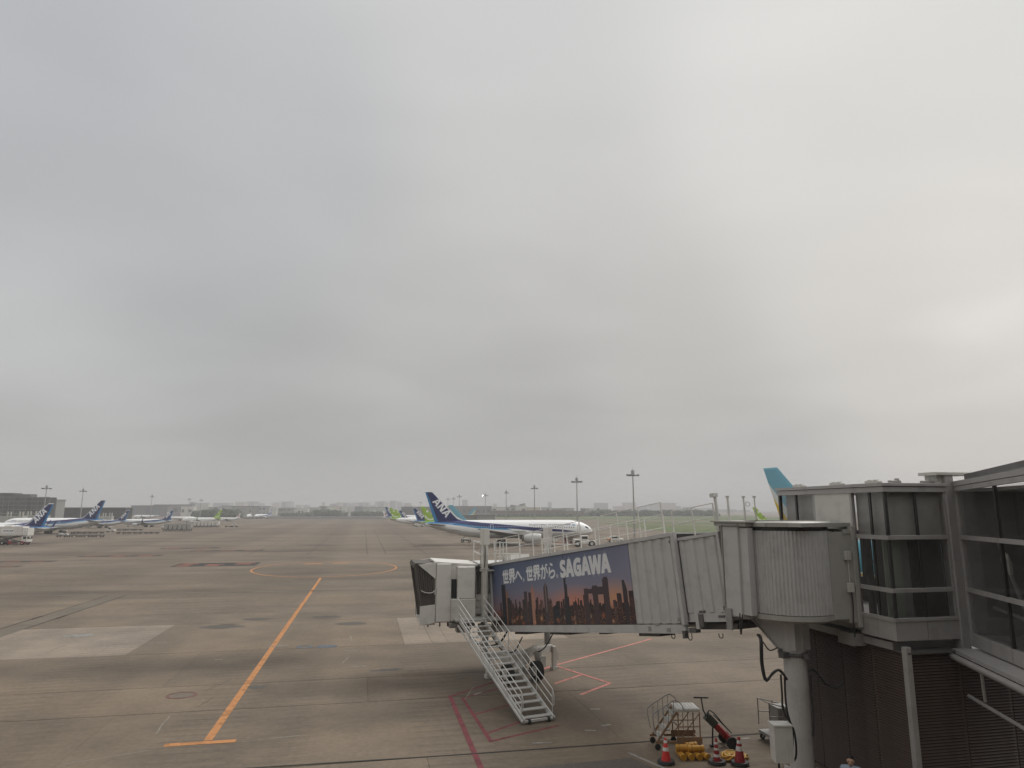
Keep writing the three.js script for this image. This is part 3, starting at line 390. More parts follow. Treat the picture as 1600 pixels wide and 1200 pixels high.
  new MB().beam(V(17.5, 1.05, 1.85), V(16.4, 1.05, -0.9), 0.34, 0.34).beam(V(17.6, 1.05, -1.9), V(16.2, 1.0, -1.0), 0.26, 0.3).cham(15.9, 16.9, 0.75, 1.25, -1.5, -0.3, 0.05).beam(V(16.3, 1.0, -0.9), V(15.6, 0.6, -0.9), 0.4, 0.3).beam(V(17.6, 1.4, 1.5), V(16.3, 1.15, -0.8), 0.07, 0.07).build('cross_beam', M.offWhite, drive);
  for (const z of [-1.72, -0.1]) { const t = new MB().add(new THREE.CylinderGeometry(0.46, 0.46, 0.32, 28).rotateX(Math.PI / 2).translate(15.6, 0.46, z)).build('wheel', M.rubber, drive); new MB().add(new THREE.CylinderGeometry(0.23, 0.23, 0.35, 20).rotateX(Math.PI / 2).translate(15.6, 0.46, z)).build('hub', M.offWhite, drive); }
  new MB().cham(15.7, 16.2, 0.55, 1.05, 0.14, 0.55, 0.05).cyl(0.2, 0.2, 0.9, 1.3, 16.1, 0.3, 14).build('motor', M.white, drive); new MB().beam(V(15.6, 0.46, -1.9), V(15.6, 0.46, 0.2), 0.16, 0.16).build('axle', M.midGrey, drive);
  const gu = new MB(); gu.tube([V(15.6, 2.1, -0.9), V(15.9, 1.4, -1.2), V(16.8, 1.35, -1.4), V(17.5, 1.9, -1.6)], 0.03, 6, 24); gu.tube([V(14.6, 2.25, 0.2), V(15.4, 1.5, 0.2), V(16.4, 1.1, 0.2)], 0.03, 6, 20); gu.build('hanging_cable', M.black, drive).userData.kind = 'stuff';

  // cab: faces the stand, its own frame turned from the tunnel
  const CM = new THREE.Matrix4().makeBasis(V(-0.978, 0, 0.206), V(0, 1, 0), V(-0.206, 0, -0.978)).setPosition(BR.x + 18.9 * -0.4795, 0, BR.z + 18.9 * -0.877).premultiply(BI);
  const cm = { m: CM };
  const cb = new MB();
  for (const s of [-1, 1]) { cb.cham(1.95, 4.02, 2.66, 5.44, s * 1.42, s * 1.5, 0.015); }
  cb.prism([[1.9, 5.36], [4.05, 5.52], [4.05, 5.6], [1.9, 5.44]], -1.52, 1.52); cb.box(1.9, 4.0, 2.6, 2.7, -1.48, 1.48); cb.box(2.0, 2.06, 2.7, 5.4, -1.42, 1.42);
  const cab = cb.build('cab', M.white, bridge, cm);
  const cw = new MB(); cw.cham(2.02, 2.92, 3.76, 5.36, -1.86, -1.5, 0.05); cw.build('operator_booth', M.white, cab, cm);
  new MB().box(2.93, 3.2, 3.76, 4.72, -1.53, -1.5).build('window', M.darkGlass, cab, cm);
  new MB().cham(2.0, 3.22, 2.72, 3.76, -1.9, -1.5, 0.02).build('lower_panel', M.offWhite, cab, cm);
  new MB().cham(3.22, 3.98, 2.64, 5.5, -1.62, -1.5, 0.03).build('side_pillar', M.white, cab, cm);
  for (const s of [-1.6, 1.5]) new MB().prism([[4.02, 5.56], [4.02, 4.75], [4.9, 5.46]], s, s + 0.1).build('canopy_hood', M.white, cab, cm);
  new MB().prism([[4.02, 2.62], [4.02, 3.5], [4.78, 3.42], [4.78, 2.5]], -1.6, -1.5).prism([[4.02, 2.62], [4.02, 3.5], [4.78, 3.42], [4.78, 2.5]], 1.5, 1.6).box(4.0, 4.75, 2.5, 2.62, -1.5, 1.5).build('bumper_panel', M.white, cab, cm);
  { // folding weather hood: pleated hoops, each a fold of its own
    const nF = 16; for (let i = 0; i < nF; i++) { const f = i / nF, x0 = 4.06 + f * 0.97, x1 = x0 + 0.058, out = (i % 2 ? 0.09 : 0) - 0.01, top = 5.42 + f * 0.05, lean = 0.02; const o = new MB(); for (const s of [-1, 1]) o.prism([[x0 - 0.12 - f * 0.3, 2.62], [x1 - 0.12 - f * 0.3, 2.62], [x1 + 0.06, top], [x0 + 0.06, top]], Math.min(s * (1.38 + out), s * (1.46 + out)), Math.max(s * (1.38 + out), s * (1.46 + out))); o.box(x0 + 0.06, x1 + 0.06, top, top + 0.07, -1.44 - out, 1.44 + out); o.build('hood_fold', M.canopy, cab, cm); }
    new MB().box(5.0, 5.14, 5.3, 5.46, -1.5, 1.5).beam(V(5.06, 5.4, -1.46), V(4.6, 2.6, -1.46), 0.12, 0.14).beam(V(5.06, 5.4, 1.46), V(4.6, 2.6, 1.46), 0.12, 0.14).build('hood_pad', M.canopy, cab, cm);
    new MB().tube([V(4.02, 4.2, -1.56), V(4.2, 4.08, -1.6), V(4.55, 4.1, -1.6), V(4.75, 4.2, -1.58)], 0.025, 5, 12).beam(V(4.05, 4.0, -1.6), V(4.0, 4.3, -1.62), 0.06, 0.06).build('hood_arm', M.galv, cab, cm);
  }
  // curved curtain of the cab drum, its floor and steps of the ladder side
  const cd = new MB(); for (let i = 0; i < 16; i++) { const a0 = Math.PI * (1.02 + i * 0.035), r = 1.62; cd.box(0, 0.16, 3.0, 5.3, 0, 0.03).g.at(-1).applyMatrix4(new THREE.Matrix4().makeRotationY(-a0 + Math.PI / 2).setPosition(Math.cos(a0) * -r + 0.35, 0, Math.sin(a0) * r)); } cd.build('drum_curtain', M.offWhite, cab, cm);
  new MB().cyl(1.5, 1.5, 2.5, 2.75, 0.2, 0, 36).build('drum_floor', M.grey, cab, cm); new MB().cyl(1.5, 1.5, 5.3, 5.42, 0.2, 0, 36).box(-1.2, 1.9, 5.302, 5.4, -1.3, 1.3).build('drum_roof', M.grey, cab, cm);
  new MB().cyl(1.46, 1.46, 2.75, 5.3, 0.2, 0, 36).build('drum_wall', M.panel, cab, cm);
  new MB().box(1.9, 2.0, 2.7, 5.3, -1.45, -1.3).box(0.6, 1.98, 5.16, 5.32, -1.5, -1.3).build('door_gap', M.black, cab, cm);
  const hang2 = new MB(); hang2.tube([V(2.4, 2.6, -1.2), V(2.1, 1.75, -1.3), V(1.3, 1.35, -1.3), V(0.6, 1.5, -1.2), V(0, 2.3, -1)], 0.05, 7, 30); for (const x of [2.5, 2.9, 3.3, 3.7, 4.3]) hang2.box(x, x + 0.06, 2.28 + (x * 7 % 0.2), 2.62, -1.3, -1.2); hang2.tube([V(2.7, 2.6, -1.3), V(2.6, 2.1, -1.4), V(2.2, 2.2, -1.4), V(2.1, 2.5, -1.3)], 0.02, 5, 14); hang2.build('hanging_cable', M.black, cab, cm).userData.kind = 'stuff';
  new MB().cham(2.0, 3.3, 2.36, 2.6, -1.8, -1.1, 0.03).box(2.2, 2.9, 2.1, 2.36, -1.6, -0.9).build('under_box', M.midGrey, cab, cm);
  // landing, its guard and the caged ladder up to the roof
  const ld = new MB(); ld.box(0.9, 3.1, 2.78, 2.86, -2.7, -1.5); for (const y of [3.3, 3.62, 3.94]) ld.box(0.55, 1.95, y - 0.3, y, -1.56, -1.52); ld.build('landing', M.grey, cab, cm);
  const lg = new MB(); for (const x of [0.55, 0.95]) { lg.bar(V(x, 2.86, -1.62), V(x, 6.0, -1.62), 0.025); } for (let k = 0; k < 10; k++) lg.bar(V(0.55, 3.1 + k * 0.3, -1.62), V(0.95, 3.1 + k * 0.3, -1.62), 0.018); lg.build('ladder', M.galv, cab, cm);
  const rg = new MB(); for (const [x, z] of [[1.7, -1.5], [0.5, -1.5], [-0.4, -1.5], [1.7, 0.8], [0.5, -0.6]]) rg.beam(V(x, 5.3, z), V(x, 6.55, z), 0.05, 0.05); for (const y of [6.52, 5.95]) { rg.beam(V(1.7, y, -1.5), V(-0.4, y, -1.5), 0.05, 0.05); rg.beam(V(1.7, y, -1.5), V(1.7, y, 0.8), 0.05, 0.05); } rg.box(-0.4, 1.75, 5.42, 5.47, -1.55, 0.8); rg.box(0.9, 1.75, 5.1, 5.16, -1.75, -1.4); rg.beam(V(0.9, 5.13, -1.72), V(0.9, 6.5, -1.52), 0.04, 0.04); rg.build('roof_guard', M.galv, cab, cm);

  // service stairs from the landing to the ground
  const top = V(-2.02, 2.86, -36.0), bot = V(1.05, 0.12, -29.12), dir = bot.clone().sub(top), flat = V(dir.x, 0, dir.z).normalize(), side = V(-flat.z, 0, flat.x);
  const w = 0.62, sw = new MB(), iv = { m: BI };
  for (const s of [-1, 1]) { const o = side.clone().multiplyScalar(s * w); sw.beam(top.clone().add(o), bot.clone().add(o), 0.05, 0.2); sw.beam(top.clone().add(o).add(V(0, -0.25, 0)).addScaledVector(side, s * 0.08), bot.clone().add(o).add(V(0, -0.02, 0)).addScaledVector(side, s * 0.08), 0.05, 0.09); }
  sw.beam(bot.clone().addScaledVector(side, -w), bot.clone().addScaledVector(side, w), 0.08, 0.08);
  const stair = sw.build('service_stair', M.galv, bridge, iv);
  const nT = 17; for (let i = 0; i < nT; i++) { const c = top.clone().lerp(bot, (i + 0.5) / nT), o = new MB(); const a = c.clone().addScaledVector(side, -w + 0.03), b2 = c.clone().addScaledVector(side, w - 0.03); o.beam(a.clone().addScaledVector(flat, -0.1), b2.clone().addScaledVector(flat, -0.1), 0.05, 0.03); o.beam(a.clone().addScaledVector(flat, 0.1), b2.clone().addScaledVector(flat, 0.1), 0.06, 0.04); o.beam(a, b2, 0.05, 0.03); for (const s of [-1, 1]) o.beam(c.clone().addScaledVector(side, s * (w - 0.05)).addScaledVector(flat, -0.12), c.clone().addScaledVector(side, s * (w - 0.05)).addScaledVector(flat, 0.13), 0.03, 0.05); o.build('tread', M.galv, stair, iv); }
  for (const s of [-1, 1]) {
    const o = new MB(), off = side.clone().multiplyScalar(s * (w + 0.06)), A = (f, y) => top.clone().lerp(bot, f).add(off).add(V(0, y, 0));
    for (const y of [1.0, 0.68, 0.36]) o.bar(A(y > 0.9 ? -0.02 : 0, y), A(0.985, y), 0.021, 0.021, 6);
    for (let i = 0; i <= 5; i++) { const f = 0.02 + i * 0.192; o.bar(A(f, -0.05), A(f, 1.0), 0.02, 0.02, 6); }
    o.bar(A(0.985, 1.0), A(1.0, 0.8), 0.021, 0.021, 6); o.bar(A(1.0, 0.8), A(1.0, 0.5), 0.021, 0.021, 6); o.bar(A(1.0, 0.5), A(0.985, 0.36), 0.021, 0.021, 6);
    o.build('handrail', M.galv, stair, iv);
    const wl = new MB(); const c = bot.clone().addScaledVector(side, s * 0.42).setY(0.1); const [m] = basis(c.clone().addScaledVector(side, -0.05), c.clone().addScaledVector(side, 0.05)); wl.add(new THREE.CylinderGeometry(0.1, 0.1, 0.1, 16).rotateZ(-Math.PI / 2), m); wl.build('wheel', M.rubber, stair, iv);
  }
  // electrical box, cables and pipes on the column
  const bxp = at(1221, 1160, 21.55); const eb = new MB(); eb.add(new THREE.BoxGeometry(0.52, 0.98, 0.42).translate(bxp.x, bxp.y, bxp.z)); eb.add(new THREE.BoxGeometry(0.56, 0.04, 0.46).translate(bxp.x, bxp.y + 0.5, bxp.z)); eb.build('control_cabinet', M.offWhite, bridge, iv);
  const cbl = new MB(); const Q = (l, D, r) => cbl.tube(l.map(([x, y, dd]) => at(x, y, D + (dd ?? 0))), r, 7, 40);
  Q([[1184, 992, 0.5], [1188, 1000], [1190, 1040], [1197, 1064], [1206, 1054], [1216, 1047], [1226, 1056]], 21.7, 0.035); Q([[1186, 992, 0.5], [1190, 1000], [1192, 1040], [1198, 1062], [1209, 1050], [1218, 1047], [1230, 1062]], 21.75, 0.035);
  Q([[1192, 1003], [1203, 1016], [1215, 1012]], 21.8, 0.02); Q([[1220, 1054], [1222, 1085], [1224, 1110], [1240, 1140], [1243, 1185], [1236, 1192]], 21.72, 0.03); Q([[1226, 1056], [1227, 1085], [1230, 1112], [1238, 1142], [1238, 1180]], 21.75, 0.03);
  Q([[1217, 1190], [1218, 1215]], 21.6, 0.03); Q([[1264, 1050], [1270, 1046], [1280, 1056], [1292, 1070], [1306, 1075], [1320, 1068]], 22.2, 0.03); Q([[1266, 1056], [1268, 1090], [1271, 1120], [1270, 1150]], 21.9, 0.03); Q([[1156, 958], [1157, 985], [1158, 992], [1160, 960]], 21.6, 0.02);
  cbl.build('cable', M.black, bridge, iv).userData.kind = 'stuff';
}

// ------------------------------------------------------------------ fixed glass walkway, gallery, louvred building, terminal behind the viewer
const LINK_R = 14.78, LINK_Q = 17.73;
{
  const root = thing('glass_walkway', 'grey glazed corner walkway on the first floor beside the bridge rotunda', 'walkway', [W(LINK_R, LINK_Q).x, 0, W(LINK_R, LINK_Q).z], ALPHA);
  // local x along the right face (r), local -z along the left face (q)
  const y0 = 4.58, y1 = 8.95, LQ = 5.3, LR = 2.07, T = [5.19, 5.95, 7.42, 8.72];
  const fr = new MB();
  // fascia panels, roof edge, floor and ceiling
  fr.box(0.04, LR + 0.6, y0 + 0.05, y0 + 0.5, -LQ + 0.1, -0.04).build('floor', M.midGrey, root); new MB().box(0.04, LR + 0.5, 8.72, 8.9, -LQ, -0.04).build('ceiling', M.midGrey, root);
  const fas = (name, x0, x1, ya, yb, z0, z1, m = M.alu) => new MB().cham(x0, x1, ya, yb, z0, z1, 0.008).build(name, m, root);
  const qL = [0, 0.62, 1.28, 3.25, 5.3];
  fas('fascia_panel', 0.0, 1.0, y0, 5.1, -0.04, 0); fas('fascia_panel', 1.015, LR, y0, 5.1, -0.04, 0);
  fas('fascia_panel', -0.04, 0, y0, 5.1, -0.72, 0); fas('fascia_panel', -0.04, 0, y0, 5.1, -1.45, -0.735); fas('fascia_panel', -0.04, 0, y0 + 0.2, 5.1, -3.2, -1.465);
  fas('sill', -0.06, LR, 5.1, 5.2, -0.06, 0.03); fas('sill', -0.07, -0.005, 5.1, 5.2, -1.5, 0.031);
  fas('head_band', -0.08, LR + 0.02, 8.72, 8.87, -0.06, 0.05); fas('head_band', -0.09, -0.005, 8.72, 8.87, -LQ, 0.051);
  fas('roof_edge', -0.12, LR + 0.04, 8.885, 8.98, -0.3, 0.09); fas('roof_edge', -0.13, 0.3, 8.886, 8.981, -LQ - 0.05, 0.091);
  new MB().box(0.2, LR + 0.5, 8.9, 8.96, -LQ, -0.3).build('roof_sheet', M.alu, root);
  for (const y of [5.95, 7.42]) { fas('transom', 0.0, LR, y - 0.06, y + 0.06, -0.05, 0.03); fas('transom', -0.06, 0, y - 0.06, y + 0.06, -1.45, 0.031); }
  // mullions
  const mul = (x0, x1, z0, z1, ya = 5.2, yb = 8.72, m = M.mullion) => new MB().box(x0, x1, ya, yb, z0, z1).build('mullion', m, root);
  mul(-0.03, 0.06, -0.06, 0.01); mul(0.98, 1.05, -0.06, 0.0); mul(-0.02, 0.03, -0.68, -0.6); mul(-0.05, 0.06, -1.45, -1.38, 4.6, 8.72, M.alu); mul(LR - 0.1, LR - 0.02, -0.07, 0.02, 5.2, 8.72, M.alu); mul(-0.05, 0.05, -3.3, -3.2, 5.2, 8.72, M.alu); mul(-0.03, 0.03, -4.32, -4.24); mul(-0.04, 0.05, -LQ, -LQ + 0.1);
  // glass, a pane per field
  const pane = (x0, x1, z0, z1, ya, yb) => new MB().quad(V(x0, ya, z0), V(x1, ya, z1), V(x1, yb, z1), V(x0, yb, z0)).build('glass_pane', M.glass, root);
  const ys = [5.2, 5.89, 6.01, 7.36, 7.48, 8.72];
  for (let k = 0; k < 6; k += 2) { pane(0.06, 0.98, -0.02, -0.02, ys[k], ys[k + 1]); pane(1.05, LR - 0.1, -0.02, -0.02, ys[k], ys[k + 1]); pane(0.01, 0.01, -0.6, -0.06, ys[k], ys[k + 1]); pane(0.01, 0.01, -1.38, -0.68, ys[k], ys[k + 1]); }
  pane(0.01, 0.01, -4.24, -3.3, 5.2, 8.72); pane(0.01, 0.01, -LQ + 0.1, -4.32, 5.2, 8.72); pane(0.05, 1.3, -LQ + 0.02, -LQ + 0.02, 5.2, 8.72); pane(1.36, 2.5, -LQ + 0.02, -LQ + 0.02, 5.2, 8.72);
  // blank white panel above the rotunda, and the end wall round the doorway to the rotunda
  new MB().cham(-0.05, 0.02, 7.3, 8.72, -3.2, -1.46, 0.01).box(-0.04, 0.02, 5.0, 7.3, -1.75, -1.46).box(-0.04, 0.02, 5.0, 7.3, -3.2, -3.0).build('wall_panel', M.offWhite, root);
  // inside: partitions, far glass wall with posts
  new MB().box(0.16, 0.18, 7.4, 8.72, -1.44, -0.16).build('window_blind', M.blind, root); new MB().box(0.185, 2.0, 7.4, 8.72, -0.2, -0.18).build('window_blind', M.blind, root); new MB().box(0.2, 0.22, 5.2, 8.72, -5.18, -3.3).build('window_blind', M.blind, root);
  for (const [a, b2] of [[-1.38, -1.1], [-0.86, -0.42]]) new MB().box(0.24, 0.3, 4.9, 7.42, a, b2).build('inner_partition', M.darkGrey, root);
  new MB().box(0.1, 0.66, 4.9, 7.42, -0.42, -0.38).build('inner_partition', M.panelGreen, root); new MB().box(0.62, 1.02, 4.9, 7.42, -0.5, -0.46).build('inner_partition', M.midGrey, root); new MB().box(1.0, 2.1, 4.9, 7.42, -0.44, -0.4).build('inner_partition', M.darkGrey, root);
  const ib = new MB(); for (const z of [-0.8, -1.7, -2.6, -3.5, -4.4]) ib.box(2.52, 2.62, 5, 8.7, z - 0.05, z + 0.05); ib.box(2.5, 2.64, 5, 5.9, -LQ, -0.3); ib.box(2.5, 2.64, 7.35, 7.5, -LQ, -0.3); ib.build('far_frame', M.mullion, root);
  for (let k = 0; k < 5; k++) pane(2.57, 2.57, -0.8 - k * 0.9, -0.4 - k * 0.9 + (k ? -0.4 : 0), 5.9, 8.7);
  // small lamps along the roof edge
  for (const z of [-4.2, -2.2, -0.55]) new MB().cham(0.02, 0.2, 8.982, 9.06, z - 0.28, z + 0.28, 0.02).box(0.06, 0.16, 9.05, 9.09, z - 0.2, z - 0.08).box(0.06, 0.16, 9.05, 9.09, z + 0.06, z + 0.18).build('roof_fitting', M.offWhite, root);
  for (const x of [0.35, 1.45]) new MB().cham(x, x + 0.36, 8.982, 9.06, -0.26, -0.1, 0.02).cyl(0.06, 0.08, 9.05, 9.12, x + 0.26, -0.18, 10).build('roof_fitting', M.midGrey, root);
  // connector to the rotunda
  const cn = new MB(); const cz = -(20.02 - LINK_Q);
  cn.box(-0.4, -0.05, 5.0, 7.55, cz - 0.97, cz - 0.85); cn.box(-0.98, -0.05, 5.0, 7.55, cz + 0.83, cz + 0.92); cn.box(-0.46, -0.05, 7.5, 7.62, cz - 0.96, cz + 0.96); cn.box(-0.46, -0.05, 4.9, 5.0, cz - 0.96, cz + 0.94); cn.cham(-0.2, -0.05, 4.75, 7.72, cz + 0.76, cz + 0.99, 0.02); cn.cham(-0.56, -0.4, 5.1, 7.5, cz + 0.62, cz + 0.86, 0.02);
  const con = cn.build('connector_frame', M.grey, root);
  new MB().cham(-0.5, -0.3, 6.72, 6.98, cz + 0.92, cz + 1.02, 0.01).cham(-0.48, -0.28, 5.78, 6.04, cz + 0.92, cz + 1.02, 0.01).bar(V(-0.38, 6.04, cz + 0.96), V(-0.38, 6.72, cz + 0.96), 0.018).build('switch_box', M.offWhite, con);
  new MB().tube([V(-0.36, 5.78, cz + 0.98), V(-0.35, 5.4, cz + 0.98), V(-0.38, 4.9, cz + 0.98), V(-0.36, 4.5, cz + 0.96)], 0.02, 6, 16).build('cable', M.black, con);
  new MB().box(-0.3, 1.2, 4.2, 4.55, -2.2, -1.5).box(0.05, LR + 0.4, 4.3, 4.5, -4.6, -0.3).build('support_beam', M.midGrey, root);
  const post = new MB(); post.cham(LR - 0.02, LR + 0.28, 4.3, 9.22, -0.32, 0.06, 0.015); post.build('corner_post', M.alu, root);
  new MB().cham(LR - 0.34, LR + 1.0, 9.22, 9.31, -0.6, 0.12, 0.01).box(LR - 0.2, LR + 0.27, 8.985, 9.22, -0.5, -0.05).build('post_cap', M.offWhite, root);
}
{ // gallery running back towards the viewer
  const s = W(LINK_R + 2.4, LINK_Q - 0.02), turn = Math.atan2(-0.98, -0.199);
  const root = thing('glass_gallery', 'long dark glazed terminal gallery at the right edge of the view', 'gallery', [s.x, 0, s.z], turn);
  // local x runs from the corner post towards the viewer, local +z is outwards (the apron side)
  const L = 21, ys = [4.78, 5.89, 6.01, 7.36, 7.48, 8.72];
  const rise = (x) => 8.72 + x * 0.035;
  // find which side faces the apron
  const out = V(0, 0, 1).applyAxisAngle(V(0, 1, 0), turn).x < 0 ? 1 : -1, Z = (a) => a * out;
  for (const y of [5.95, 7.42]) for (let k = 0; k < 9; k++) { const a = 0.02 + k * 2.35, b = Math.min(L, a + 2.33); new MB().box(a, b, y - 0.06, y + 0.06, Z(-0.05), Z(0.03)).build('transom', M.alu, root); }
  for (let k = 0; k < 9; k++) {
    const a = 0.1 + k * 2.35, b = Math.min(L, a + 2.27); new MB().box(b, b + 0.08, 4.75, rise(b) + 0.05, Z(-0.08), Z(0.0)).build('mullion', M.mullion, root);
    for (let j = 0; j < 6; j += 2) { const t0 = j === 4 ? rise(a) : ys[j + 1], t1 = j === 4 ? rise(b) : ys[j + 1]; new MB().quad(V(a, ys[j], Z(-0.02)), V(b, ys[j], Z(-0.02)), V(b, t1, Z(-0.02)), V(a, t0, Z(-0.02))).build('glass_pane', M.glass, root); }
    for (const [ya, yb, d] of [[-0.0, 0.13, 0.04], [0.15, 0.29, 0.07]]) new MB().beam(V(a - 0.06, rise(a) + (ya + yb) / 2 + 0.02, Z(0.0)), V(b + 0.06, rise(b) + (ya + yb) / 2 + 0.02, Z(0.0)), 0.08 + d, yb - ya).build('head_band', M.alu, root);
    new MB().box(a - 0.07, b + 0.06, 4.38, 4.74, Z(-0.06), Z(0.02)).build('sill_panel', M.alu, root);
  }
  new MB().box(0, 0.1, 4.4, 8.75, Z(-3.3), Z(0.05)).build('end_post', M.alu, root);
  new MB().beam(V(0.35, rise(0.35) + 0.42, Z(-0.3)), V(L, rise(L) + 0.72, Z(-0.3)), 0.3, 0.16).build('roof_gutter', M.darkGrey, root);
  new MB().box(0.2, L, 4.24, 4.34, Z(-0.1), Z(0.62)).build('ledge', M.alu, root);
  new MB().bar(V(-0.1, 4.16, Z(0.7)), V(L, 4.16, Z(0.7)), 0.085, 0.085, 14).build('gutter_pipe', M.midGrey, root);
  new MB().bar(V(2.1, 4.1, Z(0.66)), V(2.0, 3.35, Z(0.6)), 0.04).bar(V(1.0, 3.25, Z(0.6)), V(6, 3.25, Z(0.6)), 0.05).build('hanging_rail', M.midGrey, root);
  // floor, ceiling and inside of the gallery
  const ins = new MB(); ins.box(0.1, L, 4.55, 4.72, Z(-3.2), Z(-0.1)); ins.box(0.1, L, 8.72, 8.8, Z(-3.2), Z(-0.1)); ins.box(0.1, L, 4.7, 8.72, Z(-3.3), Z(-3.2)); ins.box(2.3, 2.6, 4.7, 8.7, Z(-1.3), Z(-1.0)); ins.box(0.1, 0.2, 4.7, 8.7, Z(-3.2), Z(-0.1));
  ins.build('gallery_interior', M.midGrey, root);
  new MB().beam(V(0.9, 7.35, Z(-0.6)), V(2.2, 5.2, Z(-0.6)), 0.06, 0.08).beam(V(0.4, 5.5, Z(-0.5)), V(8, 5.2, Z(-0.5)), 0.05, 0.08).beam(V(1.6, 7.3, Z(-1.0)), V(1.6, 4.8, Z(-1.0)), 0.06, 0.06).build('inner_brace', M.alu, root);
  { const g = new THREE.TorusGeometry(0.17, 0.05, 8, 16, 3.6).translate(1.45, 6.85, Z(-0.5)); new MB().add(g).box(1.58, 1.68, 6.5, 6.85, Z(-0.55), Z(-0.47)).build('life_hook', M.offWhite, root); }
}
{ // ground-floor building with horizontal louvres
  const o = W(LINK_R + 0.14, LINK_Q - 0.1), root = thing('louvred_building', 'dark brown ground-floor building clad in horizontal louvres below the glass walkway', 'building', [o.x, 0, o.z], ALPHA);
  const core = new MB(); core.box(0.1, 12, 0, 4.28, -5.4, -0.1); core.build('wall', M.louvreBack, root);
  new MB().cham(-0.09, 0.09, 0, 4.45, -0.09, 0.09, 0.015).build('corner_post', M.alu, root);
  // louvre blades: far too many and too thin to tell singly, real blades joined per bay
  const bay = (p0, p1, nrm, y0, y1, n) => { const b = new MB(); for (let i = 0; i < n; i++) { const y = y0 + (y1 - y0) * (i + 0.5) / n; const c = p0.clone().add(p1).multiplyScalar(0.5).setY(y), d = p1.clone().sub(p0), g = new THREE.BoxGeometry(d.length() - 0.04, 0.01, 0.062); const m = new THREE.Matrix4().makeBasis(d.clone().normalize(), V(0, 1, 0), nrm).multiply(new THREE.Matrix4().makeRotationX(0.75)); m.setPosition(c); b.add(g, m); } const me = b.build('louvre_blades', M.louvre, root); me.userData.kind = 'stuff'; };
  for (let k = 0; k < 4; k++) bay(V(0.02, 0, -0.12 - (k + 1) * 1.32), V(0.02, 0, -0.12 - k * 1.32), V(-1, 0, 0), 0.06, 4.25, 56);
  for (let k = 0; k < 6; k++) bay(V(0.12 + k * 1.6, 0, -0.02), V(0.12 + (k + 1) * 1.6, 0, -0.02), V(0, 0, 1), 0.06, 4.25, 52);
  const st = new MB(); for (let k = 1; k < 4; k++) st.box(0.04, 0.08, 0, 4.26, -0.12 - k * 1.32 - 0.025, -0.12 - k * 1.32 + 0.025); for (let k = 1; k < 6; k++) st.box(0.12 + k * 1.6 - 0.025, 0.12 + k * 1.6 + 0.025, 0, 4.26, -0.08, -0.04); st.build('louvre_post', M.louvre, root);
  new MB().box(-0.04, 12, 4.26, 4.32, -5.4, 0.1).build('soffit', M.darkGrey, root);
}
{ // the terminal in which the viewer stands, behind the lens: it keeps half the sky off the near apron
  const root = thing('terminal_building', 'tall grey terminal wall behind the viewer', 'building', [0, 0, 1.2], -0.02);
  const b = new MB(); b.box(-70, 60, 0, 3.6, 0, 14); b.box(-70, 60, 12.4, 18, 0, 14); b.box(-70, 60, 3.6, 12.4, 0.6, 14); b.build('wall', M.midGrey, root);
  for (let k = 0; k < 26; k++) new MB().box(-70 + k * 5 + 0.06, -70 + (k + 1) * 5 - 0.06, 3.6, 12.4, 0.3, 0.36).build('glass_pane', M.darkGlass, root);
}

// ------------------------------------------------------------------ aircraft
const AL = 41, CY = 3.65, TAIL_H = 12.55;   // length, height of the fuselage axis, height of the fin tip
const STN = [[20.5, 0.03, -0.5], [20.35, 0.42, -0.48], [19.9, 0.85, -0.42], [19.1, 1.25, -0.3], [18, 1.62, -0.17], [16.6, 1.9, -0.06], [15, 2.03, 0], [12, 2.05, 0], [4, 2.05, 0], [-4, 2.05, 0], [-7, 2.03, 0.02], [-10, 1.86, 0.16], [-13, 1.52, 0.44], [-16, 1.1, 0.75], [-18.4, 0.72, 0.98], [-20, 0.4, 1.15], [-20.45, 0.12, 1.22]];
function station(x) { for (let i = 0; i + 1 < STN.length; i++) { const a = STN[i], b = STN[i + 1]; if (x <= a[0] && x >= b[0]) { const t = (a[0] - x) / (a[0] - b[0]); return [a[1] + (b[1] - a[1]) * t, a[2] + (b[2] - a[2]) * t]; } } return [0.03, 0]; }
function fuselageGeo() {
  const n = 28, pos = [], uv = [], idx = [], xs = STN.map((s) => s[0]);
  xs.forEach((x, i) => { const [, r, c] = STN[i]; for (let k = 0; k <= n; k++) { const a = k / n * Math.PI * 2; pos.push(x, CY + c - Math.cos(a) * r * 1.04, Math.sin(a) * r); uv.push((x + 20.5) / 41, k / n); } });
  for (let i = 0; i + 1 < xs.length; i++) for (let k = 0; k < n; k++) { const a = i * (n + 1) + k; idx.push(a, a + 1, a + n + 1, a + 1, a + n + 2, a + n + 1); }
  const g = new THREE.BufferGeometry(); g.setAttribute('position', new THREE.Float32BufferAttribute(pos, 3)); g.setAttribute('uv', new THREE.Float32BufferAttribute(uv, 2)); g.setIndex(idx); g.computeVertexNormals();
  // nose and tail caps are closed by the small end rings
  return g;
}
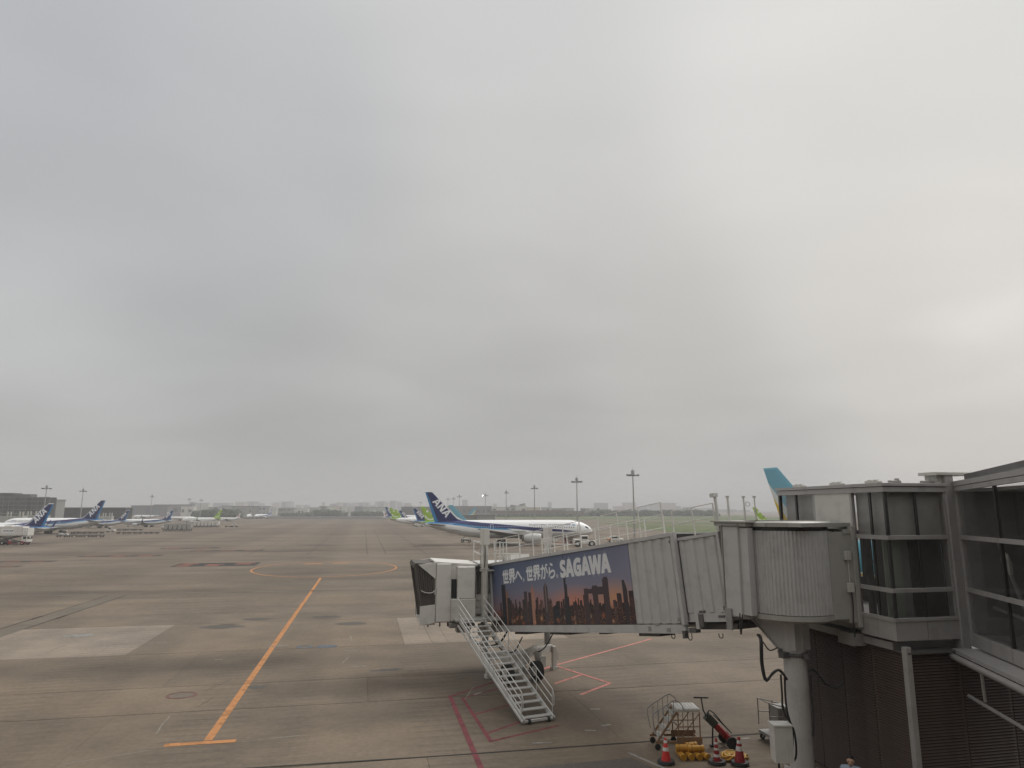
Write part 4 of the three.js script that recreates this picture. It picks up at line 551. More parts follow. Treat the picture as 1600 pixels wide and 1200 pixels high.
// a flying surface from sections [[LE point, chord, thickness]], chord along -x; 'up' is the thickness axis
function surface(secs, up, uvf) {
  const prof = [[0, 0], [0.04, 0.55], [0.15, 0.9], [0.35, 1], [0.65, 0.7], [1, 0.04], [0.65, -0.55], [0.35, -0.8], [0.15, -0.75], [0.04, -0.5]], n = prof.length, pos = [], uv = [], idx = [];
  for (const [le, ch, th] of secs) prof.forEach(([f, t]) => { const p = le.clone().add(V(-f * ch, 0, 0)).addScaledVector(up, t * th / 2); pos.push(p.x, p.y, p.z); const q = uvf ? uvf(p, t) : [f, 0]; uv.push(...q); });
  for (let i = 0; i + 1 < secs.length; i++) for (let k = 0; k < n; k++) { const a = i * n + k, b = i * n + (k + 1) % n; idx.push(a, b, a + n, b, b + n, a + n); }
  const e = (secs.length - 1) * n; for (let k = 1; k + 1 < n; k++) idx.push(e, e + k, e + k + 1);
  const g = new THREE.BufferGeometry(); g.setAttribute('position', new THREE.Float32BufferAttribute(pos, 3)); g.setAttribute('uv', new THREE.Float32BufferAttribute(uv, 2)); g.setIndex(idx); return g;
}
const FX0 = -20.7, FX1 = -9.6, FY0 = CY + 1.0;       // box of the fin in which its livery is drawn
const finLE = [[FY0, -9.9], [CY + 1.95, -10.6], [CY + 2.5, -12.4], [CY + 3.4, -13.4], [TAIL_H, -18.75]];
const finTE = [[FY0, -18.0], [CY + 1.95, -18.1], [TAIL_H, -20.6]];
const lerpT = (t, y) => { for (let i = 0; i + 1 < t.length; i++) if (y <= t[i + 1][0]) { const f = (y - t[i][0]) / (t[i + 1][0] - t[i][0]); return t[i][1] + (t[i + 1][1] - t[i][1]) * f; } return t.at(-1)[1]; };
const GEO = {};
{
  GEO.fus = fuselageGeo();
  // the fin, each side with its own half of the livery sheet
  const ysF = [FY0, CY + 1.6, CY + 1.95, CY + 2.5, CY + 3.4, CY + 4.5, CY + 6, CY + 7.5, TAIL_H - 0.25, TAIL_H];
  const pos = [], uv = [], idx = [], prof = [[0, 0], [0.05, 0.1], [0.2, 0.18], [0.45, 0.19], [1, 0.015]];
  for (const s of [1, -1]) {
    const b = pos.length / 3;
    ysF.forEach((y) => { const a = lerpT(finLE, y), e = lerpT(finTE, y); prof.forEach(([f, t]) => { const x = a + (e - a) * f; pos.push(x, y, s * t * (1 - 0.5 * (y - FY0) / (TAIL_H - FY0))); const fx = (x - FX0) / (FX1 - FX0); uv.push(s > 0 ? 0.5 + fx * 0.5 : (1 - fx) * 0.5, (y - FY0) / (TAIL_H - FY0)); }); });
    const n = prof.length; for (let i = 0; i + 1 < ysF.length; i++) for (let k = 0; k + 1 < n; k++) { const a = b + i * n + k; s > 0 ? idx.push(a, a + n, a + 1, a + 1, a + n, a + n + 1) : idx.push(a, a + 1, a + n, a + 1, a + n + 1, a + n); }
  }
  const m = ysF.length * prof.length, e = (ysF.length - 1) * prof.length; for (let k = 0; k + 1 < prof.length; k++) idx.push(e + k, m + e + k, e + k + 1, e + k + 1, m + e + k, m + e + k + 1);
  const g = new THREE.BufferGeometry(); g.setAttribute('position', new THREE.Float32BufferAttribute(pos, 3)); g.setAttribute('uv', new THREE.Float32BufferAttribute(uv, 2)); g.setIndex(idx); g.computeVertexNormals(); GEO.fin = g;
  GEO.wing = {}; GEO.stab = {}; GEO.lip = {};
  for (const s of [1, -1]) {
    const w = surface([[V(4.6, CY - 1.25, s * 1.5), 7.6, 0.95], [V(0.9, CY - 0.85, s * 6), 4.4, 0.55], [V(-5.6, CY + 0.35, s * 16.6), 1.5, 0.18], [V(-6.0, CY + 0.45, s * 17), 1.1, 0.06]], V(0, 1, 0)); w.computeVertexNormals(); GEO.wing[s] = w;
    const t = surface([[V(-14.9, CY + 0.9, s * 0.5), 4, 0.4], [V(-17.7, CY + 1.35, s * 6), 1.7, 0.16], [V(-18.1, CY + 1.4, s * 6.3), 1.1, 0.05]], V(0, 1, 0)); t.computeVertexNormals(); GEO.stab[s] = t;
    const l = surface([[V(-5.9, CY + 0.42, s * 16.95), 1.35, 0.14], [V(-6.9, CY + 1.6, s * 17.35), 0.9, 0.1], [V(-7.8, CY + 2.9, s * 17.6), 0.45, 0.05]], V(0, 0, 1)); l.computeVertexNormals(); GEO.lip[s] = l;
  }
  GEO.engine = new THREE.LatheGeometry([[0.86, 2.1], [1.0, 2.15], [1.1, 1.9], [1.18, 0.9], [1.15, -0.4], [0.98, -1.5], [0.8, -1.95], [0.7, -1.9]].map(([r, x]) => new THREE.Vector2(r, x)), 24).rotateZ(-Math.PI / 2);
  GEO.fan = new MB().add(new THREE.CylinderGeometry(0.9, 0.9, 0.1, 20).rotateZ(Math.PI / 2).translate(1.5, 0, 0)).add(new THREE.ConeGeometry(0.25, 0.5, 12).rotateZ(-Math.PI / 2).translate(1.78, 0, 0)).add(new THREE.CylinderGeometry(0.72, 0.5, 0.9, 16).rotateZ(Math.PI / 2).translate(-1.9, 0, 0));
  GEO.fan = mergeGeometries(GEO.fan.g);
  const py = new MB().add(surface([[V(1.2, 0.8, 0), 3.4, 0.3], [V(-1.4, 1.75, 0), 3.6, 0.3]], V(0, 0, 1))); py.g[0].computeVertexNormals(); GEO.pylon = py.g[0];
  const gear = (n, r, spread, h) => { const b = new MB(); b.cyl(0.12, 0.12, r, h, 0, 0, 10).beam(V(0, h * 0.5, 0), V(0.9, h, 0), 0.1, 0.1).beam(V(0, r, -spread), V(0, r, spread), 0.12, 0.12); return mergeGeometries(b.g); };
  const wheels = (r, spread, xs) => { const b = new MB(); for (const x of xs) for (const s of [-1, 1]) b.add(new THREE.CylinderGeometry(r, r, r * 0.7, 18).rotateX(Math.PI / 2).translate(x, r, s * spread)); return mergeGeometries(b.g); };
  GEO.mainGear = gear(2, 0.55, 0.45, CY - 1.3); GEO.mainWheel = wheels(0.56, 0.45, [-0.66, 0.66]); GEO.noseGear = gear(2, 0.4, 0.25, CY - 1.7); GEO.noseWheel = wheels(0.4, 0.26, [0]);
}
function fuselageTex(side) { return canvasTex(1024, 512, (c, w, h) => { for (const noseRight of [true, false]) { c.save(); if (noseRight) { c.beginPath(); c.rect(0, 256, 1024, 256); c.clip(); c.translate(0, 256); } else { c.beginPath(); c.rect(0, 0, 1024, 256); c.clip(); c.translate(1024, 256); c.rotate(Math.PI); } side(c, noseRight, (t) => (noseRight ? t : 1 - t) * 1024); c.restore(); } }); }
function windows(c, X, t0, t1, y, col, step = 0.0135, wdt = 5) { c.fillStyle = col; for (let t = t0; t < t1; t += step) c.fillRect(X(t) - wdt / 2, y, wdt, 11); }
function poly(c, pts) { c.beginPath(); pts.forEach(([x, y], i) => (i ? c.lineTo(x, y) : c.moveTo(x, y))); c.closePath(); c.fill(); }
function nose(c, nr, X) { c.fillStyle = '#23282e'; poly(c, [[X(0.955), 62], [X(0.972), 74], [X(0.975), 100], [X(0.953), 92]]); }
function doorMark(c, X, t, col, w = 17) { c.strokeStyle = col; c.lineWidth = 2.5; c.strokeRect(X(t) - w / 2, 84, w, 62); }
const TEX = {};
const BLUE = '#101c5c', SKY = '#2a7fb6';
TEX.blueFus = (title, doors) => fuselageTex((c, nr, X) => {
  c.fillStyle = '#f1f2f1'; c.fillRect(0, 0, 1024, 256); c.fillStyle = '#c9cbca'; c.fillRect(0, 158, 1024, 98);
  c.fillStyle = SKY; poly(c, [[X(0), 0], [X(0.1), 0], [X(0.46), 108], [X(0.52), 134], [X(0.34), 124], [X(0.21), 104], [X(0), 84]]);
  c.fillStyle = BLUE; poly(c, [[X(0.05), 0], [X(0.215), 0], [X(0.26), 40], [X(0.34), 62], [X(0.555), 96], [X(0.65), 112], [X(0.8), 128], [X(0.9), 146], [X(0.84), 151], [X(0.65), 142], [X(0.555), 126], [X(0.34), 106], [X(0.21), 80], [X(0.08), 58]]);
  windows(c, X, 0.22, 0.6, 98, '#9db4cc'); windows(c, X, 0.6, 0.885, 104, '#4a5058'); for (const t of doors) doorMark(c, X, t, t < 0.5 ? '#dfe6ee' : '#9a9c9c');
  nose(c, nr, X); if (title) { c.fillStyle = '#4a4d55'; c.font = 'bold 19px serif'; c.textAlign = 'left'; c.save(); c.translate(X(nr ? 0.62 : 0.815), 92); c.fillText('Inspiration of JAPAN', 0, 0); c.restore(); c.font = 'bold italic 21px sans-serif'; c.fillStyle = '#1d2c5c'; c.fillText('ANA', X(nr ? 0.822 : 0.87), 92); c.fillStyle = '#6b93ad'; c.fillRect(X(nr ? 0.874 : 0.885), 78, 20, 14); c.fillStyle = '#b83a34'; c.fillRect(X(0.905), 82, 6, 6); }
  c.fillStyle = '#4b4d50'; c.font = 'bold 15px sans-serif'; c.textAlign = 'center'; c.fillText('JA80AN', X(0.19), 168); c.textAlign = 'left';
});
TEX.plainFus = (draw) => fuselageTex((c, nr, X) => { c.fillStyle = '#f0f1ef'; c.fillRect(0, 0, 1024, 256); c.fillStyle = '#d2d4d2'; c.fillRect(0, 190, 1024, 66); windows(c, X, 0.2, 0.88, 104, '#565a5e'); for (const t of [0.14, 0.9]) doorMark(c, X, t, '#a9abaa'); draw?.(c, nr, X); nose(c, nr, X); });
function finTex(bg, draw) { return canvasTex(1024, 512, (c) => { for (const st of [true, false]) { c.save(); c.beginPath(); c.rect(st ? 512 : 0, 0, 512, 512); c.clip(); c.fillStyle = bg; c.fillRect(0, 0, 1024, 512); // metres: x from the trailing edge towards the nose, y up from the fin root
  const kx = 512 / (FX1 - FX0), ky = 512 / (TAIL_H - FY0); if (st) { c.translate(512, 512); c.scale(kx, ky); } else { c.translate(512, 512); c.scale(-kx, ky); } draw(c, st); c.restore(); } }); }
TEX.blueFin = finTex(BLUE, (c, st) => {
  const H = TAIL_H - FY0, te = (y) => lerpT(finTE, FY0 + y) - FX0, le = (y) => lerpT(finLE, FY0 + y) - FX0;
  c.fillStyle = SKY; poly(c, [[te(0) - 1, 0], [te(0) + 1.9, 0], [te(1.2) + 0.8, -1.2], [te(H) + 0.42, -H], [te(H) - 0.6, -H]]);
  c.strokeStyle = '#eceeef'; c.lineWidth = 0.34; c.lineJoin = 'round'; c.beginPath(); c.moveTo(te(H), -H + 0.06); c.lineTo(le(H), -H + 0.06); for (const y of [7, 6, 5, 4, 3, 2.4, 1.5, 0.95]) c.lineTo(le(y), -y); c.lineTo(le(0.95) + 1, -0.5); c.stroke();
  c.save(); c.fillStyle = '#eff1f3'; c.textAlign = 'center'; c.textBaseline = 'middle'; c.translate(4.35, -4.0); if (!st) c.scale(-1, 1); const a = 0.83 * (st ? 1 : -1); c.rotate(a); c.transform(1, 0, -0.12, 1, 0, 0); c.scale(0.0235, 0.0225); c.font = 'bold 104px sans-serif'; c.fillText('ANA', 0, 0); c.lineWidth = 3; c.strokeStyle = '#eff1f3'; c.strokeText('ANA', 0, 0); c.restore();
});
TEX.greenFin = finTex('#9cc132', (c) => { c.strokeStyle = '#eef2e2'; c.lineWidth = 0.7; c.beginPath(); c.ellipse(4.6, -3.5, 2.3, 1.7, 0.5, 0.2, 2.6); c.stroke(); c.fillStyle = '#eef2e2'; c.beginPath(); c.arc(3.4, -5.6, 0.55, 0, 7); c.fill(); c.fillStyle = '#4d6420'; c.beginPath(); c.ellipse(6.0, -3.6, 0.35, 0.6, 0, 0, 7); c.fill(); });
TEX.whiteFin = finTex('#eeefed', (c) => { c.fillStyle = '#b1262c'; c.beginPath(); c.arc(4.6, -4.2, 1.7, 0, 7); c.fill(); c.fillStyle = '#eeefed'; c.beginPath(); c.arc(4.9, -4.0, 0.9, 0, 7); c.fill(); c.fillStyle = '#b1262c'; c.fillRect(4.2, -4.6, 1.4, 0.5); });
TEX.paleFin = finTex('#74b0c4', (c) => { const te = (y) => lerpT(finTE, FY0 + y) - FX0; c.fillStyle = '#d9dedb'; poly(c, [[te(0) - 1, 0.2], [te(0) + 6.6, 0.2], [te(3.4) + 1.6, -3.4], [te(6.4), -6.4], [te(6.4) - 1, -6.4]]); c.fillStyle = '#d9b83a'; poly(c, [[te(0) - 1, 0.2], [te(0) + 5.2, 0.2], [te(2.6) + 1.0, -2.6], [te(5), -5], [te(5) - 1, -5]]); });
TEX.greyFin = finTex('#8f979c', () => {});
TEX.tealFus = () => TEX.plainFus((c, nr, X) => { c.fillStyle = '#3f8fa3'; poly(c, [[X(0), 0], [X(0.66), 0], [X(0.6), 40], [X(0.46), 150], [X(0), 150]]); c.fillStyle = '#d9b83a'; poly(c, [[X(0), 150], [X(0.9), 168], [X(0.9), 176], [X(0), 190]]); windows(c, X, 0.2, 0.88, 104, '#1d3a44'); });
const hull = (t) => new THREE.MeshStandardMaterial({ map: t, roughness: 0.32 });
const livery = {
  blue: { fus: hull(TEX.blueFus(true, [0.16, 0.4, 0.7, 0.915])), fin: hull(TEX.blueFin), lip: paint(0.012, 0.025, 0.19, 0.35) },
  green: { fus: hull(TEX.plainFus((c, nr, X) => { c.fillStyle = '#e9efe0'; c.fillStyle = '#8fb52e'; poly(c, [[X(0), 0], [X(0.2), 0], [X(0.1), 120], [X(0), 150]]); c.fillStyle = '#6f7d52'; c.font = 'bold 58px sans-serif'; c.fillText('Solaseed', X(nr ? 0.58 : 0.84), 96); c.fillStyle = '#8fb52e'; c.fillRect(X(0.55) - 60, 196, 130, 40); })), fin: hull(TEX.greenFin), lip: paint(0.33, 0.5, 0.04, 0.35) },
  white: { fus: hull(TEX.plainFus()), fin: hull(TEX.whiteFin), lip: M.white },
  pale: { fus: hull(TEX.tealFus()), fin: hull(TEX.paleFin), lip: paint(0.2, 0.45, 0.55, 0.35) },
  grey: { fus: hull(TEX.plainFus()), fin: hull(TEX.greyFin), lip: M.midGrey },
};
M.wing = std(0.30, 0.31, 0.32, 0.4, { map: grime6 }); M.nacelle = std(0.62, 0.63, 0.63, 0.35, { map: grime6 });
function buildPlane(lv, name, lips) {
  const o = new THREE.Group(); o.name = name; const L = livery[lv];
  const put = (n, g, m, p = o, x = 0, y = 0, z = 0) => { const q = mesh(n, g, m, p); q.position.set(x, y, z); return q; };
  put('fuselage', GEO.fus, L.fus); put('vertical_stabilizer', GEO.fin, L.fin);
  for (const s of [1, -1]) {
    const w = put('wing', GEO.wing[s], M.wing); if (lips) put('winglet', GEO.lip[s], L.lip, w); put('horizontal_stabilizer', GEO.stab[s], M.wing);
    const e = put('engine', GEO.engine, M.nacelle, o, 5.4, CY - 1.95, s * 5.9); put('fan', GEO.fan, M.darkGrey, e); put('pylon', GEO.pylon, M.nacelle, e);
    const g = put('landing_gear', GEO.mainGear, M.midGrey, o, -1.6, 0, s * 3.7); put('wheel_pair', GEO.mainWheel, M.rubber, g);
  }
  const n = put('landing_gear', GEO.noseGear, M.midGrey, o, 15.2, 0, 0); put('wheel_pair', GEO.noseWheel, M.rubber, n); return o;
}
const protos = {};
// fin tip at pixel (x, y) and distance D, nose towards heading (radians, 0 = to the right, + = away)
function plane(lv, px, py, D, heading, label, group, o = {}) {
  const key = lv + (o.lips ? 'L' : ''); let p;
  if (!protos[key]) { p = protos[key] = buildPlane(lv, 'airliner', o.lips); } else p = protos[key].clone();
  p.name = numbered('airliner'); scene.add(p); p.userData = {}; tag(p, label, 'airliner', group);
  const tip = at(px, py, D), k = (tip.y - BASE_Y) / TAIL_H * 1; p.scale.set(k * (o.kx ?? 1), k, k); p.rotation.set(0, heading, 0);
  const off = V(-19.7 * k * (o.kx ?? 1), 0, 0).applyAxisAngle(V(0, 1, 0), heading); p.position.set(tip.x - off.x, BASE_Y, tip.z - off.z); return p;
}
const NL = Math.PI - 0.1;    // noses to the left, turned a little towards the viewer
plane('blue', 669.5, 767.5, 171, 0.02, 'large white airliner with dark blue stripe and blue tail beyond the advertisement bridge', undefined, { kx: 0.975 });
plane('blue', 80.5, 786.5, 178, NL, 'blue tailed white airliner at far left directly behind the white lift truck', undefined, { lips: true });
plane('blue', 73, 791, 222, NL, 'airliner whose blue tail is mostly hidden behind the leftmost blue tail', undefined, { lips: true });
plane('blue', 162, 781, 252, NL, 'blue tailed airliner second along the left row with the tallest tail there', undefined, {});
plane('blue', 201, 797, 330, NL, 'small blue tailed airliner between the tallest left tail and the white baggage containers');
plane('blue', 270, 797, 352, NL, 'blue tailed airliner farthest along the left row just before the green tailed one', undefined, { lips: true });
plane('green', 346, 797, 430, NL - 0.08, 'white airliner with yellow green tail parked on the left behind a row of containers', undefined, { lips: true });
plane('white', 376, 801.5, 520, NL - 0.05, 'white airliner with a red crest on its white tail on the left of the apron', undefined, {});
plane('white', 599, 798.5, 520, 0.06, 'white airliner with a red crest on its tail leftmost in the central group');
plane('blue', 603, 791.5, 470, 0.06, 'blue tailed airliner farthest back in the central group just left of two green tails');
plane('green', 610, 793.5, 372, 0.03, 'white airliner with green tail standing clear at the left of the central group');
plane('green', 617.5, 796, 440, 0.03, 'airliner with green tail showing just behind another green tail');
plane('blue', 625.5, 797, 400, 0.03, 'small blue tailed airliner just right of the pair of green tails');
plane('blue', 647.5, 793.5, 300, 0.03, 'blue tailed airliner between the small blue tail and the rightmost green tail');
plane('green', 660, 791.5, 262, 0.03, 'airliner with green tail partly hidden by the large blue tail', undefined, { lips: true });
plane('pale', 704, 789, 235, 0.02, 'airliner with pale blue tail showing right behind the large blue tail');
plane('pale', 743, 793, 420, Math.PI - 0.02, 'pale blue and yellow tailed airliner facing left beyond the low grey hut');
plane('green', 1178, 792.5, 250, -0.9, 'airliner with green tail seen just above the rotunda roof between two white poles');
plane('pale', 1203, 731, 70, -Math.PI / 2 + 0.45, 'airliner with light blue and yellow tail rising behind the glass walkway', undefined, { k: 1.0 });
plane('grey', 248, 797, 640, Math.PI - 0.2, 'small white airliner with grey tail in front of the distant grey hangar', undefined, { lips: true });
plane('white', 262, 800, 560, 0.2, 'white airliner with hidden tail behind the last blue tail on the left');
plane('white', 393, 795.5, 700, -Math.PI / 2 + 0.25, 'white airliner taxiing towards the viewer, left of the two on the far taxiway');
plane('blue', 425, 795, 700, -Math.PI / 2 - 0.2, 'airliner taxiing towards the viewer, right of the two on the far taxiway');
plane('white', 700, 795, 560, Math.PI - 0.05, 'long white airliner seen between the tails of the central group');

// ------------------------------------------------------------------ light masts
{
  const H = 21, root = new THREE.Group();
  new MB().cyl(0.16, 0.34, 0, H - 0.6, 0, 0, 12).build('pole', M.mast, root);
  new MB().cyl(0.55, 0.55, H - 1.0, H + 0.6, 0, 0, 12).cyl(0.07, 0.07, H + 0.6, H + 1.6, 0, 0, 6).build('winch_head', M.mast, root);
  new MB().add(new THREE.TorusGeometry(1.5, 0.1, 6, 20).rotateX(Math.PI / 2).translate(0, H - 1.1, 0)).box(-2, 2, H - 1.2, H - 1.02, -0.1, 0.1).box(-0.1, 0.1, H - 1.22, H - 1.0, -1.6, 1.6).build('lamp_ring', M.lamp, root);
  for (const [x, z] of [[-2, 0], [2, 0], [-1.4, 1], [1.4, 1], [0, 1.6], [-1.4, -1], [1.4, -1]]) new MB().add(new THREE.BoxGeometry(0.7, 0.5, 0.35).rotateX(0.5).translate(x, H - 0.95, z)).build('floodlight', M.lamp, root);
  let first = true;
  const put = (px, py, D, label, group) => { const top = at(px, py, D); const o = first ? root : root.clone(); first = false; o.name = numbered('light_mast'); scene.add(o); o.userData = {}; tag(o, label, 'light mast', group); o.position.set(top.x, BASE_Y, top.z); const k = (top.y - BASE_Y) / (H + 0.8); o.scale.set(Math.min(1, k), k, Math.min(1, k)); o.rotation.set(0, px * 0.01, 0); return o; };
  put(988.5, 734, 217, 'tallest grey light mast rising behind the boarding bridge handrail'); put(901, 746, 262, 'light mast rising behind the nose of the large blue striped airliner'); put(835, 758, 345, 'light mast above the middle of the large blue striped airliner'); put(791, 766, 430, 'light mast left of the middle one above the large airliner');
  const lit = put(758.5, 771, 510, 'light mast with one bright white lamp lit on its left'); put(718, 773, 560, 'light mast rising just right of the large blue tail'); put(700, 778, 700, 'faint light mast beside the tip of the large blue tail, nearer to it'); put(709, 777, 680, 'faint light mast between the large blue tail and the next mast');
  put(657.5, 783.5, 850, 'thin distant light mast over the central group of tails, tallest there'); put(632.5, 789, 1000, 'thin distant light mast over the central group of tails, leftmost', undefined); put(642.5, 789, 980, 'thin distant light mast between two others over the central tails');
  put(73.5, 758, 340, 'light mast in front of the dark glass terminal at far left'); put(130.5, 763, 390, 'light mast left of the tallest tail of the left row'); put(238, 773, 545, 'light mast between the distant grey hangar and the last blue tail'); put(296, 778, 690, 'left of two distant light masts beside the dark hedge'); put(314.5, 779.5, 760, 'right of two distant light masts beside the dark hedge');
  const lampM = new THREE.MeshStandardMaterial({ color: 0xffffff, emissive: new THREE.Color(1, 0.98, 0.92), emissiveIntensity: 0.4, roughness: 0.4 });
  const lp = new MB().add(new THREE.BoxGeometry(0.65, 0.8, 0.2).translate(-2.1, H - 0.9, 0.5)).build('lit_lamp', lampM, lit); lit.rotation.y = 0;
  const pl = new THREE.PointLight(new THREE.Color(1, 0.97, 0.9), 4, 60); pl.position.set(-2.1, H - 0.9, 0.9); pl.castShadow = true; pl.name = 'lamp_light'; lit.add(pl);
}

// ------------------------------------------------------------------ far buildings
{
  const tone = (r, g, b) => { const k = [r, g, b].join(); return (tone.c ??= {})[k] ??= std(r, g, b, 0.8, { map: grime6 }); };
  const win = std(0.06, 0.065, 0.07, 0.3), trim = std(0.12, 0.12, 0.12, 0.7);
  function far(x0, x1, ytop, D, col, label, o = {}) {
    const a = at(x0, ytop, D), b = at(x1, ytop, D), w = b.x - a.x, h = a.y, dep = o.depth ?? (D > 1250 ? 22 : 9);
    const t = thing(o.name ?? 'distant_building', label, o.cat ?? 'building', [(a.x + b.x) / 2, BASE_Y, a.z], 0, o.group);
    new MB().box(-w / 2, w / 2, 0, h, -dep, 0).build('wall', tone(...col), t);
    if (o.roof !== 0) new MB().box(-w / 2 - 0.3, w / 2 + 0.3, h, h + (o.roof ?? 0.7), -dep - 0.3, 0.3).build('roof', o.dark ? trim : tone(col[0] * 0.8, col[1] * 0.8, col[2] * 0.8), t);
    const rd = rngOf(Math.round(x0 * 13 + x1));
    const nB = o.rows ?? 0; for (let k = 0; k < nB; k++) { const y = h * (k + 0.55) / nB; const nw = o.cols ?? Math.max(2, Math.round(w / 9)); for (let i = 0; i < nw; i++) { if (rd() < 0.25) continue; const xa = -w / 2 + w * (i + 0.15) / nw; new MB().box(xa, xa + w / nw * (0.35 + 0.4 * rd()), y - h * 0.12 / nB - 0.4, y + h * 0.16 / nB, 0, 0.12).build('window', win, t); } }
    for (let i = 0; i < (o.panels ?? 0); i++) { const xa = -w / 2 + w * (i + 0.1) / o.panels; new MB().box(xa, xa + w / o.panels * 0.55, 1, h * 0.92, 0, 0.15).build('wall_panel', tone(col[0] * (0.72 + 0.5 * rd()), col[1] * (0.72 + 0.5 * rd()), col[2] * (0.75 + 0.45 * rd())), t); }
    if (o.units) for (let i = 0; i < o.units; i++) { const xa = -w / 2 + w * rd() * 0.9; new MB().box(xa, xa + 3 + 5 * rd(), h, h + 2 + 3 * rd(), -dep * 0.6, -dep * 0.2).build('roof_unit', tone(0.45, 0.45, 0.45), t); }
    return t;
  }
  const gr = [0.2, 0.21, 0.22], lg = [0.52, 0.53, 0.53], wh = [0.78, 0.78, 0.76], be = [0.62, 0.55, 0.46], bg2 = [0.3, 0.32, 0.35], rd2 = [0.2, 0.13, 0.11];
  // the dark glass terminal at the left edge: frame grid and panes
  {
    const D = 430, a = at(-120, 777, D), b = at(78, 777, D), w = b.x - a.x, h = a.y, t = thing('glass_terminal', 'dark glass curtain walled terminal building at far left behind the blue tails', 'terminal', [(a.x + b.x) / 2, BASE_Y, a.z]);
    new MB().box(-w / 2, w / 2 - 0.2, 0, h, -7, -0.6).build('core', tone(0.05, 0.055, 0.055), t);
    const nr = 5, nc = 22, fr = new MB(); for (let k = 0; k <= nr; k++) { const y = Math.min(h, 4 + (h - 4) * k / nr); fr.box(-w / 2, w / 2, y - 0.18, y + 0.18, -0.3, 0.25); } for (let i = 0; i <= nc; i++) fr.box(-w / 2 + w * i / nc - 0.12, -w / 2 + w * i / nc + 0.12, 4, h, -0.3, 0.2); fr.build('curtain_wall_frame', tone(0.17, 0.18, 0.18), t);
    const g1 = std(0.045, 0.052, 0.05, 0.15), g2 = std(0.07, 0.08, 0.075, 0.2), rd = rngOf(3);
    for (let k = 0; k < nr; k++) for (let i = 0; i < nc; i++) new MB().box(-w / 2 + w * i / nc + 0.2, -w / 2 + w * (i + 1) / nc - 0.2, 4.3 + (h - 4) * k / nr, 3.7 + (h - 4) * (k + 1) / nr, -0.5, 0).build('glass_pane', rd() < 0.4 ? g2 : g1, t);
    new MB().box(-w / 2, w / 2 - 14, h, h + 2.0, -9, -3).box(-w / 2, w / 2 - 24, h + 2.0, h + 2.7, -10, -2).build('roof', tone(0.16, 0.16, 0.155), t);
    far(79, 88, 782, 438, [0.36, 0.37, 0.36], 'pale end block at the right end of the dark glass terminal', { rows: 0 });
    far(88.5, 196, 794.5, 470, [0.07, 0.075, 0.075], 'long low dark pier building right of the dark glass terminal', { rows: 2, cols: 20, dark: 1 });
  }
  // white boarding bridges of that terminal
  for (const [x0, x1, y, D, lab] of [[-10, 40, 806, 300, 'distant white boarding bridge at the left image edge'], [42, 76, 805, 320, 'distant white boarding bridge behind the leftmost blue tail'], [150, 176, 806, 420, 'distant white boarding bridge beside the tallest left tail']]) {
    const a = at(x0, y, D), b = at(x1, y, D), t = thing('boarding_bridge', lab, 'boarding bridge', [a.x, BASE_Y, a.z]), w = b.x - a.x, f = a.y; // tunnel top at the pixel height
    new MB().box(0, w, f - 2.6, f, -1.5, 1.5).build('tunnel', tone(0.5, 0.51, 0.49), t); for (let k = 0; k < 3; k++) { const x = w * (0.12 + 0.38 * k); new MB().box(x, x + 0.5, 0, f + 1.8, 1.4, 1.9).box(x + 1.4, x + 1.9, 0, f + 1.8, 1.4, 1.9).build('lift_column', tone(0.55, 0.55, 0.53), t); } new MB().box(0, w, f + 0.9, f + 1.0, 1.4, 1.5).build('roof_handrail', tone(0.5, 0.5, 0.5), t);
  }
  far(205, 262, 790.5, 900, gr, 'grey hangar with pale upright stripes behind the last blue tail', { panels: 5, dark: 1 });
  far(240, 300, 789, 980, [0.3, 0.31, 0.32], 'low grey hangar with dark roof behind the striped hangar', { rows: 1, dark: 1 });
  far(283, 303, 791.5, 960, wh, 'small white block below the large stepped white block', { rows: 1 }); far(297, 303, 785.5, 1000, lg, 'slim white tower block joined to the stepped white block'); far(303, 326, 787, 1000, wh, 'large white stepped block above the left dark hedge', { rows: 1 });
  far(326, 345, 793, 990, lg, 'low pale shed right of the large white stepped block', { dark: 1, panels: 3 }); far(345, 362, 791, 1010, lg, 'low pale shed with dark roof above the right end of the left hedge', { dark: 1, rows: 1 });
  far(362, 405, 791.5, 940, [0.36, 0.37, 0.37], 'wide grey shed behind the left taxiing airliner', { panels: 4, rows: 1, dark: 1 }); far(405, 421, 791.5, 930, lg, 'pale square shed behind the right taxiing airliner', { rows: 2, cols: 3 });
  far(421, 432, 794, 1000, wh, 'small white shed right of the pale square shed'); far(432, 460, 794, 1010, [0.4, 0.41, 0.41], 'grey shed with a row of dark openings left of the runway view', { rows: 2, cols: 5 }); far(460, 481, 795, 1040, wh, 'low white shed at the left end of the central shed row', { rows: 1, cols: 4 });
  far(481, 499, 793.5, 1060, lg, 'pale shed second in the central shed row', { rows: 1, cols: 3 }); far(499, 509, 791.5, 1100, gr, 'darker rounded shed third in the central shed row', { panels: 3 }); far(511, 530, 791.5, 1080, wh, 'white shed with few marks in the central shed row', { panels: 4 });
  far(530, 541, 792, 1075, wh, 'white shed with dark slots in the central shed row', { rows: 3, cols: 2 }); far(541, 553, 792, 1085, wh, 'white shed with upright stripes right of the slotted one', { panels: 6 }); far(553, 566, 792, 1090, bg2, 'blue grey shed right of the striped white one', { panels: 5 }); far(566, 606, 792.5, 1095, lg, 'long plain pale shed at the right end of the central row', { rows: 0 });
  far(627, 700, 792.5, 900, [0.16, 0.17, 0.18], 'long dark grey building behind the central tails', { rows: 1, dark: 1, cols: 12 }); far(700, 768, 791.5, 960, [0.2, 0.21, 0.22], 'long grey building right of the large blue tail', { rows: 1, cols: 9, dark: 1 });
